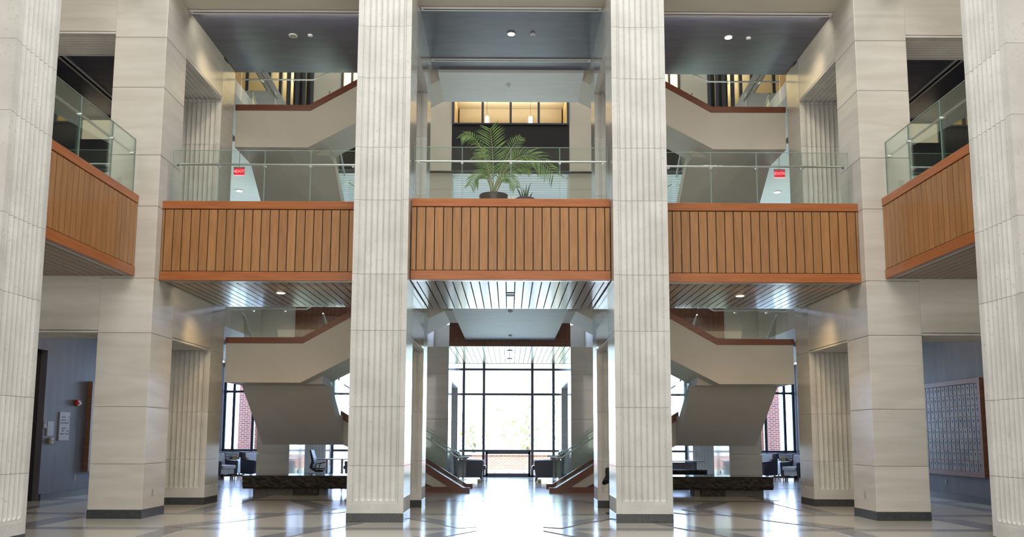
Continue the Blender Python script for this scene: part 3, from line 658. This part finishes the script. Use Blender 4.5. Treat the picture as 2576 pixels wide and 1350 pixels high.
# ------------------------------------------------------------------ stone benches
def bench(x0, x1, y0, y1, label, legs, zt=.50, th=.335):
    x0, x1 = sorted((x0, x1)); t = thing('stone_bench', ((x0 + x1)/2, (y0 + y1)/2, 0), label, 'bench')
    nx, nz = 44, 6; rnd = random.Random(5); v = []; f = []
    def ring(z, k):
        P = []
        pts = [(x0 + (x1 - x0)*i/nx, y0, 0, -1) for i in range(nx)] + [(x1, y0 + (y1 - y0)*i/8, 1, 0) for i in range(8)] + [(x1 - (x1 - x0)*i/nx, y1, 0, 1) for i in range(nx)] + [(x0, y1 - (y1 - y0)*i/8, -1, 0) for i in range(8)]
        for x, y, nx_, ny_ in pts:
            d = 0 if k in (0,) else rnd.uniform(-.03, .03) - (.05 if k == nz else 0)
            P.append((x + nx_*d, y + ny_*d, z + (rnd.uniform(-.012, .012) if 0 < k < nz else 0)))
        return P
    R = [ring(zt - .012 - (th - .012)*k/nz, k) for k in range(nz + 1)]; n = len(R[0])
    for r in R: v += r
    for k in range(nz):
        for i in range(n): f.append((k*n + i, k*n + (i + 1) % n, (k + 1)*n + (i + 1) % n, (k + 1)*n + i))
    f += [tuple(range(n)), tuple(range(nz*n, (nz + 1)*n))]
    MB().add(v, f).build('rock_faced_slab', 'benchrock', t)
    MB().box(x0 - .005, x1 + .005, y0 - .005, y1 + .005, zt - .012, zt).build('honed_top', 'benchtop', t)
    for a, b, ya, yb, m in legs: MB().box(a, b, ya, yb, 0, zt - th + .01).build('support_block', m, t, bevel=.004)
bench(-6.76, -3.2, 21.15, 22.2, 'long rock-faced granite bench under the left staircase', [(-6.55, -5.5, 21.35, 21.75, 'benchleg'), (-5.5, -4.86, 21.22, 22.0, 'benchrock'), (-4.86, -4.72, 21.3, 21.8, 'benchleg')])
bench(3.2, 6.71, 21.15, 22.2, 'long rock-faced granite bench under the right staircase', [(5.5, 6.5, 21.35, 21.75, 'benchleg'), (4.87, 5.5, 21.22, 22.0, 'benchrock'), (4.72, 4.87, 21.3, 21.8, 'benchleg')])
bench(3.6, 6.02, 25.3, 26.1, 'smaller dark granite bench behind the right one, before the table', [(4.0, 5.4, 25.5, 25.9, 'benchrock')], .50, .17)

# ------------------------------------------------------------------ furniture
def lounge_chair(loc, rz, label, group=None, seatl=True, cush=False):
    """front faces +x in its own frame"""
    t = thing('lounge_chair', (0, 0, 0), label, 'chair', group)
    S = 'leatherl' if seatl else 'leatherd'
    MB().box(-.36, .34, -.26, .26, .16, .34).build('seat_base', S, t, bevel=.02, seg=2)
    MB().box(-.30, .44, -.26, .26, .345, .475).build('seat_cushion', S, t, bevel=.045, seg=3, smooth=True)
    for q in (-1, 1):
        MB().prism([(-.42, .13), (.34, .13), (.38, .60), (.36, .63), (-.44, .66)], q*.27, q*.38, 'y').build('armrest', 'leatherd', t, bevel=.015, seg=2)
        for x in (-.36, .30):
            MB().tube([(x, q*.30, .14), (x + (.03 if x > 0 else -.03), q*.30, 0)], [.03, .018], 8).build('leg', 'legwood', t)
    MB().prism([(-.46, .14), (-.34, .14), (-.26, .48), (-.38, .92), (-.50, .92)], -.37, .37, 'y').build('backrest', 'leatherd', t, bevel=.02, seg=2)
    MB().prism([(-.33, .46), (-.22, .46), (-.32, .88), (-.39, .88)], -.27, .27, 'y').build('back_cushion', S, t, bevel=.02, seg=2)
    MB().box(-.40, -.10, .28, .37, .665, .70).box(-.40, -.10, -.37, -.28, .665, .70).build('arm_cap', 'legwood', t)
    if cush:
        for q in (-.12, .13): MB().lathe([(.02, .50), (.11, .54), (.13, .64), (.10, .74), (.02, .78)], -.20, q, 12).build('loose_cushion', 'cushion', t, smooth=True)
    t.location = loc; t.rotation_euler = (0, 0, rz)
    return t
# centre pair, in profile before the window
lounge_chair((-1.30, 28.1, 0), 0, 'charcoal armchair left of the lobby window, facing right', seatl=False).scale = (1.16, 1.16, 1.12)
lounge_chair((1.27, 28.1, 0), pi, 'charcoal armchair right of the lobby window, facing left', seatl=False).scale = (1.16, 1.16, 1.12)
for s in (-1, 1):
    w = SIDE[s]; r = radians(-38) if s < 0 else pi + radians(38)
    lounge_chair((s*10.1, 29.35, 0), r, f'pale-seated armchair nearest the {w} edge of the {w} lounge, in front', cush=False)
    lounge_chair((s*9.15, 30.2, 0), r, f'pale-seated armchair in the {w} lounge, set back beside the stair')
    lounge_chair((s*10.32, 30.6, 0), -pi/2, f'armchair with two cushions against the window in the {w} lounge', cush=True)
    lounge_chair((s*5.35, 29.3, 0), (pi if s < 0 else 0), f'dark armchair with cushions behind the table, seen beside the {w} front column', seatl=False, cush=True)
    lounge_chair((s*4.6, 30.2, 0), -pi/2, f'armchair with cushions against the rear window behind the {w} stair', cush=True)
    # magazine rack / wire table
    t = thing('wire_side_table', (s*8.45, 30.5, 0), f'small wire side table by the {w} lounge window, beside the stair', 'table')
    MB().lathe([(.21, .50), (.21, .525)], s*8.45, 30.5, 20).build('tabletop', 'lam', t)
    for k in range(10):
        a = 2*pi*k/10; MB().tube([(s*8.45 + .19*cos(a), 30.5 + .19*sin(a), .5), (s*8.45 + .13*cos(a + .5), 30.5 + .13*sin(a + .5), .25), (s*8.45 + .19*cos(a + 1), 30.5 + .19*sin(a + 1), 0)], .008, 6).build('wire', 'steel', t)
    t = thing('side_table', (s*1.62, 29.2, 0), f'small side table with a dark top behind the armchair {w} of the lobby window', 'table')
    MB().box(s*1.42, s*1.82, 29.0, 29.4, .76, .79).build('tabletop', 'woodd', t)
    MB().tube([(s*1.62, 29.2, 0.02), (s*1.62, 29.2, .76)], .02, 8).build('pedestal', 'steel', t); MB().lathe([(.16, 0), (.16, .015)], s*1.62, 29.2, 20).build('foot', 'steel', t)
    t = thing('paper_box', (s*.98, 27.5, 0), f'small white and yellow box on the floor by the {w} lobby armchair', 'box')
    MB().box(s*.92, s*1.05, 27.45, 27.55, 0.0, .05).build('box_base', plain('yellow_card', (.55, .45, .12), .6), t); MB().box(s*.92, s*1.05, 27.45, 27.55, .051, .10).build('box_lid', 'slot', t)
    t = thing('notice_stand', (s*9.9, 30.1, 0), f'small yellow card on a stand between the armchairs of the {w} lounge', 'sign')
    MB().box(s*9.82, s*9.98, 30.04, 30.055, .60, .78).build('card', plain('yellow_paper', (.55, .52, .2), .6), t); MB().tube([(s*9.9, 30.065, 0.0), (s*9.9, 30.065, .62)], .01, 6).build('rod', 'steel', t)
# work table, left
t = thing('work_table', (-5.7, 27.0, 0), 'grey work table beside the office chair, under the left staircase', 'table')
MB().box(-6.38, -4.9, 26.8, 27.5, .735, .765).build('tabletop', 'lam', t, bevel=.005)
for x in (-5.92, -5.42): MB().box(x - .03, x + .03, 26.95, 27.05, .02, .735).build('leg', 'lam', t); MB().box(x - .05, x + .05, 26.75, 27.35, 0, .03).build('foot', 'lam', t)
# work table, right
t = thing('reception_table', (5.5, 27.2, 0), 'grey table with a dark blue-grey modesty panel, under the right staircase', 'table')
MB().box(4.2, 6.33, 26.9, 27.6, .70, .735).build('tabletop', 'lam', t, bevel=.005)
MB().box(4.3, 5.95, 27.0, 27.04, .22, .68).build('modesty_panel', 'bluegrey', t)
MB().box(5.96, 6.08, 27.0, 27.5, 0.0, .70).build('end_panel', 'bluegrey', t); MB().box(4.3, 4.42, 27.05, 27.5, 0, .70).build('end_panel', 'bluegrey', t)
# office chair
oc = thing('office_chair', (-6.02, 26.5, 0), 'black mesh-back office chair turned right, under the left staircase', 'chair')
cx, cy = -6.05, 26.45
def P(dx, dz, dy=0): return (cx + dx, cy + dy, dz)
MB().prism([(cx - .26, 1.06), (cx - .21, 1.05), (cx - .13, .80), (cx - .11, .66), (cx - .18, .50), (cx - .25, .47), (cx - .23, .58), (cx - .19, .70), (cx - .22, .86)], cy - .21, cy + .21, 'y').build('mesh_back', 'mesh', oc, bevel=.008)
MB().box(cx - .20, cx + .25, cy - .24, cy + .24, .455, .49).build('seat', 'mesh', oc, bevel=.015, seg=2)
MB().tube([P(-.22, .46), P(-.1, .40), P(.08, .38)], .03, 8).build('tilt_arm', 'mesh', oc)
MB().tube([P(.02, .10), P(.02, .45)], [.035, .025], 10).build('gas_lift', 'steel', oc)
MB().box(cx - .10, cx + .16, cy - .1, cy + .1, .36, .43).build('mechanism', 'mesh', oc, bevel=.01)
for q in (-1, 1):
    MB().tube([P(-.05, .45, q*.25), P(-.02, .62, q*.28), P(.15, .66, q*.28)], .015, 8).build('armrest', 'mesh', oc)
for k in range(5):
    a = 2*pi*k/5 + .3
    MB().tube([P(.02, .11), (cx + .02 + .30*cos(a), cy + .30*sin(a), .075)], [.022, .014], 8).build('base_spoke', 'mesh', oc)
    MB().lathe([(.02, 0), (.028, .02), (.028, .045), (.015, .06)], cx + .02 + .30*cos(a), cy + .30*sin(a), 10).build('caster', 'mesh', oc, smooth=True)

# black draped post by the right column
t = thing('draped_post', (1.97, 16.45, 0), 'slim black post with a dark cloth draped over its top, beside the right front column', 'post')
MB().lathe([(.10, 0), (.10, .02), (.02, .03)], 1.98, 16.45, 20).build('foot', 'mesh', t)
MB().tube([(1.98, 16.45, .02), (1.98, 16.45, .86)], .028, 10).build('pole', 'mesh', t)
mb = MB(); ns = 14; prof = [(.035, .90), (.07, .885), (.085, .84), (.075, .74), (.10, .66), (.09, .60)]
v = []; f = []
for j, (r, z) in enumerate(prof):
    for k in range(ns):
        a = 2*pi*k/ns; rr = r*(1 + .22*sin(3*a + j) * (j/5)); v.append((1.96 + rr*cos(a)*1.0 - (.035 if j == 5 and cos(a) < -.3 else 0), 16.45 + rr*sin(a), z + (.05*sin(2*a) if j == 5 else 0)))
for j in range(len(prof) - 1):
    for k in range(ns): f.append((j*ns + k, j*ns + (k + 1) % ns, (j + 1)*ns + (k + 1) % ns, (j + 1)*ns + k))
f.append(tuple(range(ns))); mb.add(v, f).build('cloth', 'cloth', t, smooth=True)

# ------------------------------------------------------------------ plants on the central balcony
ZB = 5.72
pp = thing('potted_palm', (-.34, 15.95, ZB), 'large potted palm with arching green fronds on the central balcony', 'plant')
px_, py_ = -.34, 15.95
MB().lathe([(.17, ZB), (.20, ZB + .04), (.25, ZB + .38), (.29, ZB + .49), (.29, ZB + .53), (.26, ZB + .53), (.25, ZB + .48)], px_, py_, 28).build('pot', 'pot', pp, smooth=True)
MB().lathe([(.25, ZB + .44), (.25, ZB + .485)], px_, py_, 24).build('soil', 'soil', pp)
def frond(base, tip, mid, wdt, n, droop, dens=1.0, twist=0.0, tipup=0.0):
    base, tip, mid = Vector(base), Vector(tip), Vector(mid)
    def B(t): return base*(1 - t)**2 + mid*2*t*(1 - t) + tip*t*t
    fr = MB().tube([B(i/10) for i in range(11)], [.011*(1 - i/11) + .003 for i in range(11)], 6).build('frond', 'stem', pp, smooth=True)
    mb = MB(); rnd = random.Random(int(abs(tip.x)*999 + tip.z*77))
    for i in range(n):
        t = .30 + .70*(i + .5)/n; p = B(t); d = (B(min(1, t + .02)) - B(t - .02)).normalized()
        side = d.cross(Vector((0, -1, .25))).normalized()
        L = wdt*(.55 + .45*sin(pi*min(1, (t - .25)/.75)**.8))*rnd.uniform(.88, 1.08)
        for q in (-1, 1):
            dirv = (side*q*.80 + d*.66 + Vector((0, rnd.uniform(-.25, .25) + twist, 0))).normalized()
            wv = d.cross(dirv).cross(dirv).normalized()*.0120
            pts = [p, p + dirv*L*.35, p + dirv*L*.7 + Vector((0, 0, -droop*L*.18)), p + dirv*L + Vector((0, 0, -droop*L*.5))]
            ws = [.35, 1, .8, .08]; o = len(mb.v)
            nn = dirv.cross(wv).normalized()*.003
            for pt, w_ in zip(pts, ws): mb.v += [tuple(pt + wv*w_), tuple(pt + nn), tuple(pt - wv*w_)]
            for k in range(3):
                a = o + 3*k; mb.f += [(a, a + 1, a + 4, a + 3), (a + 1, a + 2, a + 5, a + 4)]; mb.m += [0, 0]
    lf = mb.build('leaflets', 'leaf', pp)
    lf.parent = fr; lf.location = (0, 0, 0)
bx_, by_, bz_ = px_, py_, ZB + .50
FR = [  # tip, mid, leaflet length, count, droop
    ((-.42, 15.9, 7.62), (-.33, 15.95, 7.0), .44, 17, .2),
    ((-1.00, 15.75, 7.36), (-.62, 15.85, 7.74), .22, 16, 1.0),
    ((.20, 16.1, 7.52), (-.16, 16.0, 7.15), .24, 17, .3),
    ((.86, 15.75, 6.62), (.16, 15.85, 7.62), .38, 25, .7),
    ((-.74, 16.1, 7.12), (-.45, 16.05, 7.05), .24, 14, .5),
    ((.05, 16.2, 7.0), (-.20, 16.1, 7.0), .22, 13, .5),
    ((-.80, 15.85, 6.42), (-.52, 15.9, 7.00), .24, 16, .7),
    ((.10, 15.8, 6.38), (-.12, 15.85, 6.85), .22, 14, .7),
    ((-.62, 16.25, 7.25), (-.42, 16.1, 6.9), .26, 16, .4),
    ((.40, 15.9, 6.80), (0.0, 15.95, 7.05), .26, 16, .6),
]
for tip, mid, wdt, n, dr in FR:
    frond((bx_ + random.uniform(-.05, .05), by_ + random.uniform(-.04, .04), bz_), tip, mid, wdt, n, dr)
sp = thing('snake_plant', (.28, 15.85, ZB), 'small spiky plant in a squat purple pot, right of the palm', 'plant')
MB().lathe([(.13, ZB), (.18, ZB + .20), (.235, ZB + .36), (.235, ZB + .41), (.19, ZB + .44), (.15, ZB + .44)], .28, 15.85, 26).build('pot', 'purple', sp, smooth=True)
for k, (dx, h, lean) in enumerate(((-.12, .30, -.14), (-.06, .24, -.04), (-.02, .18, .0), (.02, .32, .02), (.06, .34, .08), (.0, .26, -.05), (.14, .14, .06), (-.09, .20, -.10))):
    x = .28 + dx*.7; y = 15.85 + (.04 if k % 2 else -.04); z = ZB + .43
    mb = MB()
    for j in range(5):
        u = j/4; w_ = .018*(1 - u*.9)*(1 + .3*sin(u*3)); mb.v += [(x + lean*u*u - w_, y, z + h*u), (x + lean*u*u, y + .008, z + h*u), (x + lean*u*u + w_, y, z + h*u)]
    for j in range(4):
        a = 3*j; mb.f += [(a, a + 1, a + 4, a + 3), (a + 1, a + 2, a + 5, a + 4)]; mb.m += [0, 0]
    mb.build('leaf', 'snake', sp)
t = thing('plastic_tray', (.05, 15.8, ZB), 'pale flat tray between the palm and the purple pot', 'tray')
MB().box(-.06, .13, 15.72, 15.9, ZB + .40, ZB + .45).build('tray', 'slot', t); MB().box(-.05, .12, 15.73, 15.89, ZB, ZB + .40).build('stand', 'lam', t)

# ------------------------------------------------------------------ ceiling lights, sensors, exit signs
def downlight(x, y, z, r, label, lit=True, power=0, color=(1, .85, .62), group=None):
    t = thing('downlight', (x, y, z), label, 'light', group)
    z -= .006
    MB().lathe([(r, z - .012), (r, z + .004), (r*.7, z + .004)], x, y, 24).build('rim', 'slot', t, smooth=True)
    MB().lathe([(r*.78, z - .016), (r*.78, z - .010)], x, y, 24).build('lens', 'lamp' if lit else 'lampoff', t)
    if power:
        d = bpy.data.lights.new('bulb', 'SPOT'); d.energy = power; d.color = color; d.spot_size = radians(150); d.spot_blend = 1; d.shadow_soft_size = .12
        o = bpy.data.objects.new('bulb', d); COL.objects.link(o); o.parent = t; o.location = (0, 0, -.05)
    return t
def sensor(x, y, z, label):
    t = thing('ceiling_sensor', (x, y, z), label, 'sensor')
    MB().lathe([(.055, z), (.055, z - .02), (.03, z - .035)], x, y, 20).build('housing', 'slot', t, smooth=True)
    MB().lathe([(.02, z - .036), (.018, z - .045)], x, y, 12).build('lens', 'lampoff', t)
downlight(-4.79, 17.23, 10.228, .095, 'unlit round downlight in the left dark upper ceiling', False)
downlight(0, 17.1, 10.228, .09, 'lit round downlight in the middle dark upper ceiling', True, 60, (1, .93, .85))
downlight(4.77, 17.21, 10.228, .09, 'lit round downlight in the right dark upper ceiling', True, 60, (1, .93, .85))
sensor(-4.41, 17.21, 10.228, 'small round sensor beside the unlit upper left downlight')
sensor(.47, 17.11, 10.228, 'small round sensor beside the middle upper downlight')
sensor(5.22, 17.24, 10.228, 'small round sensor beside the right upper downlight')
sensor(-.06, 19.6, 10.158, 'small round sensor on the grey soffit above the window band')
downlight(-4.71, 16.7, 4.42, .10, 'warm downlight in the boards under the left front balcony', True, 190, (1, .70, .38))
downlight(4.76, 16.85, 4.42, .10, 'warm downlight in the boards under the right front balcony', True, 190, (1, .70, .38))
downlight(0, 16.8, 4.385, .085, 'small downlight in the boards under the central balcony', False)
t = thing('access_panel', (0, 16.45, 4.385), 'short dark gap panel before the downlight under the central balcony', 'panel')
MB().box(-.085, .085, 16.42, 16.47, 4.376, 4.384).build('gap_strip', 'gap', t)
sensor(0.0, 19.25, 4.438, 'small light disc at the front of the white bridge soffit'); sensor(0.01, 23.9, 4.438, 'small disc at the back of the white bridge soffit')
for k, yy in enumerate((26.6, 29.4)):
    t = thing('linear_light', (0, yy, 4.25), f"short slot light in the far wood ceiling, {['nearer', 'farther'][k]} one", 'light')
    MB().box(-.09, .09, yy - .3, yy + .3, 4.235, 4.249).build('frame', 'frame', t); MB().box(-.07, .07, yy - .27, yy + .27, 4.228, 4.236).build('lens', 'slot', t)
downlight(-9.15, 27.1, 9.718, .13, 'lit downlight in the white ceiling below the left exit sign', True, 60); downlight(9.0, 27.0, 9.718, .13, 'lit downlight in the white ceiling below the right exit sign', True, 60)
for s in (-1, 1):
    x, y, z = (-6.99 if s < 0 else 6.94), 20.6, 8.26
    t = thing('exit_sign', (x, y, z), f'glowing red EXIT sign with arrow, {SIDE[s]} one', 'sign')
    MB().box(x - .135, x + .135, y, y + .02, z - .10, z + .08).build('panel', 'exitbg', t)
    MB().box(x - .14, x + .14, y - .02, y + .04, z + .08, z + .105).build('top_bar', 'slot', t); MB().box(x - .135, x + .135, y - .006, y + .026, z - .115, z - .10).build('bottom_bar', 'exitlt', t)
    MB().box(x - .02, x + .02, y, y + .02, z + .12, z + .9).build('hanger', 'slot', t) if False else None
    cu = bpy.data.curves.new('lettering', 'FONT'); cu.body = 'EXIT'; cu.size = .115; cu.extrude = .004; cu.align_x = 'CENTER'; cu.align_y = 'CENTER'
    tmp = bpy.data.objects.new('tmp', cu); COL.objects.link(tmp); bpy.context.view_layer.update()
    me = bpy.data.meshes.new_from_object(tmp.evaluated_get(bpy.context.evaluated_depsgraph_get())); bpy.data.objects.remove(tmp)
    o = bpy.data.objects.new('lettering', me); COL.objects.link(o); me.materials.clear(); me.materials.append(M['exitlt']); o.parent = t
    o.rotation_euler = (pi/2, 0, 0); o.location = (-s*.02, -.006, -.01); o['label'] = 'glowing red letters EXIT'
    ax = s*.118
    MB().prism([(x + ax - s*.02, z + .02), (x + ax + s*.015, z - .01), (x + ax - s*.02, z - .04)], y - .008, y, 'y').build('arrow', 'exitlt', t)
    MB().tube([(x, y + .01, z + .10), (x, y + .01, 9.74)], .008, 6).build('hanger_rod', 'slot', t)

# ------------------------------------------------------------------ wall fittings
def outlet_x(xw, y, z, sgn, label, w=.075, h=.125):
    """on a wall facing sgn*x"""
    t = thing('wall_outlet', (xw, y, z), label, 'outlet')
    MB().box(xw, xw + sgn*.008, y - w/2, y + w/2, z - h/2, z + h/2).build('cover_plate', 'lampoff', t, bevel=.002)
    for q in (-.03, .03): MB().box(xw + sgn*.008, xw + sgn*.012, y - .018, y + .018, z + q - .018, z + q + .018).build('socket', 'plate', t)
outlet_x(-PX0, 15.61, .445, 1, 'duplex outlet low on the inner face of the left corner pillar')
outlet_x(PX0, 15.66, .437, -1, 'duplex outlet low on the inner face of the right corner pillar')
outlet_x(-PX0, 18.85, .42, 1, 'duplex outlet low on the shaded fluted pier at left')
outlet_x(PX0, 18.93, .42, -1, 'duplex outlet low on the shaded fluted pier at right')
outlet_x(-PX0, 26.3, .40, 1, 'outlet on the bright pier behind the left granite bench'); outlet_x(PX0, 26.3, .40, -1, 'outlet on the bright pier behind the right granite bench')
outlet_x(-10.8, 20.75, .45, 1, 'outlet low on the blue-grey wall at left'); outlet_x(10.8, 20.6, .41, -1, 'outlet low on the blue-grey wall below the plaque board')
for s in (-1, 1):
    t = thing('wall_outlet', (s*7.42, 15.2, 6.3), f'outlet seen through the glass of the {SIDE[s]} side balcony', 'outlet')
    MB().box(s*7.42 - .045, s*7.42 + .045, 15.19, 15.2, 6.24, 6.36).build('cover_plate', 'lampoff', t); MB().box(s*7.42 - .025, s*7.42 + .025, 15.184, 15.19, 6.26, 6.34).build('socket', 'plate', t)
def sign_x(y0, y1, z0, z1, label, lines, name='wall_sign'):
    xw = -10.8; t = thing(name, (xw, (y0 + y1)/2, z0), label, 'sign')
    MB().box(xw, xw + .02, y0, y1, z0, z1).build('sign_panel', 'signgrey', t)
    for a, b, z in lines: MB().box(xw + .02, xw + .0215, y0 + (y1 - y0)*a, y0 + (y1 - y0)*b, z - .011, z + .011).build('printed_line', 'ink', t)
    return t
sign_x(19.87, 20.32, 1.37, 2.05, 'tall pale directory sign on the blue-grey wall', [(.15, .55, 1.93), (.85, .95, 1.93), (.1, .6, 1.86), (.85, .95, 1.86), (.08, .9, 1.79), (.2, .65, 1.66), (.25, .5, 1.60), (.7, .95, 1.60), (.1, .5, 1.53), (.6, .95, 1.53)])
sign_x(19.36, 19.63, 1.48, 1.82, 'medium blank pale sign left of the directory', [])
sg = sign_x(19.02 + .2, 19.26 + .06, 1.66, 1.82, 'small pale room sign beside the dark opening at left', [(.2, .6, 1.78)])
t = thing('thermostat', (-10.8, 19.55, 1.35), 'small cream box below the medium sign', 'thermostat')
MB().box(-10.8, -10.74, 19.49, 19.60, 1.30, 1.435).build('housing', 'plate', t, bevel=.005); MB().box(-10.74, -10.735, 19.55, 19.57, 1.35, 1.38).build('button', 'ink', t)
t = thing('fire_alarm', (-10.8, 20.6, 2.29), 'red fire alarm strobe on the blue-grey wall', 'alarm')
MB().box(-10.8, -10.72, 20.52, 20.68, 2.22, 2.37).build('housing', 'red', t, bevel=.01); MB().box(-10.72, -10.68, 20.585, 20.635, 2.26, 2.31).build('strobe', 'slot', t, bevel=.005)
t = thing('picture_frame', (-10.8, 21.25, .6), 'tall dark framed panel edge-on behind the left corner pillar', 'frame')
MB().box(-10.8, -10.68, 21.13, 21.2, .58, 2.86).box(-10.8, -10.68, 23.0, 23.07, .58, 2.86).box(-10.8, -10.68, 21.2, 23.0, 2.79, 2.86).box(-10.8, -10.68, 21.2, 23.0, .58, .65).build('frame', 'boardwood', t)
MB().box(-10.8, -10.72, 21.2, 23.0, .65, 2.79).build('panel', 'plaque', t)
t = thing('thermostat', (10.8, 18.68, 1.4), 'small pale wall control beside the plaque board', 'control')
MB().box(10.76, 10.8, 18.56, 18.66, 1.32, 1.5).build('housing', 'slot', t, bevel=.004); MB().box(10.755, 10.76, 18.59, 18.63, 1.40, 1.45).build('button', 'lampoff', t)
# plaque board at right
pb = thing('plaque_board', (10.8, 20.1, .6), 'large wood-framed memorial board with rows of pewter plaques, right wall', 'plaque board')
y0, y1, z0, z1 = 18.74, 21.9, .60, 2.87; xw = 10.8; fw = .11
MB().box(xw, xw - .10, y0, y1, z0, z0 + fw).box(xw, xw - .10, y0, y1, z1 - fw, z1).box(xw, xw - .10, y0, y0 + fw, z0 + fw, z1 - fw).box(xw, xw - .10, y1 - fw, y1, z0 + fw, z1 - fw).build('board_frame', 'boardwood', pb)
MB().box(xw, xw - .05, y0 + fw, y1 - fw, z0 + fw, z1 - fw).build('board_panel', 'boardwood', pb)
rows, cols = 8, 16; ph = (z1 - z0 - 2*fw)/rows; pw = (y1 - y0 - 2*fw)/cols
for r in range(1, rows): MB().box(xw - .05, xw - .075, y0 + fw, y1 - fw, z0 + fw + r*ph - .007, z0 + fw + r*ph + .007).build('shelf_strip', 'boardwood', pb)
first = None
for r in range(rows):
    for c_ in range(cols):
        ya = y0 + fw + c_*pw + .018; za = z0 + fw + r*ph + .02; yb = ya + pw - .036; zb = za + ph - .04
        if first is None:
            mb = MB().box(xw - .05, xw - .062, ya, yb, za, zb)
            ym = (ya + yb)/2
            mb.prism([(ym + .028*cos(k*pi/4), zb - .075 + .04*sin(k*pi/4)) for k in range(8)], xw - .062, xw - .0635, 'x', 1)
            for j in range(4): mb.box(xw - .062, xw - .0635, ym - .035 + .008*(j % 2), ym + .035 - .01*(j % 2), za + .035 + j*.022, za + .041 + j*.022, 1)
            first = mb.build('plaque', ['plaque', 'ink'], pb); fy, fz = ya, za
        else:
            o = first.copy(); COL.objects.link(o); o.location = (0, ya - fy, za - fz)

# glowing panes imitating opposite windows mirrored in the side railing glass
for s in (-1, 1):
    wn = struct('window_8', (s*10.6, 22.2, 8.9))
    z0 = 9.62; MB().box(s*9.3, s*12.0, 22.14, 22.2, 9.60, 9.66).box(s*9.3, s*12.0, 22.14, 22.2, 10.22, 10.28).build('window_frame', 'frame', wn)
    for x in (9.3, 10.2, 11.1, 11.95): MB().box(s*x - .03, s*x + .03, 22.12, 22.2, 9.66, 10.22).build('mullion', 'frame', wn)
    MB().box(s*9.33, s*11.95, 22.17, 22.19, 9.66, 10.22).build('backlit_pane', emit('backlit_room', (.62, .52, .36), .9), wn)
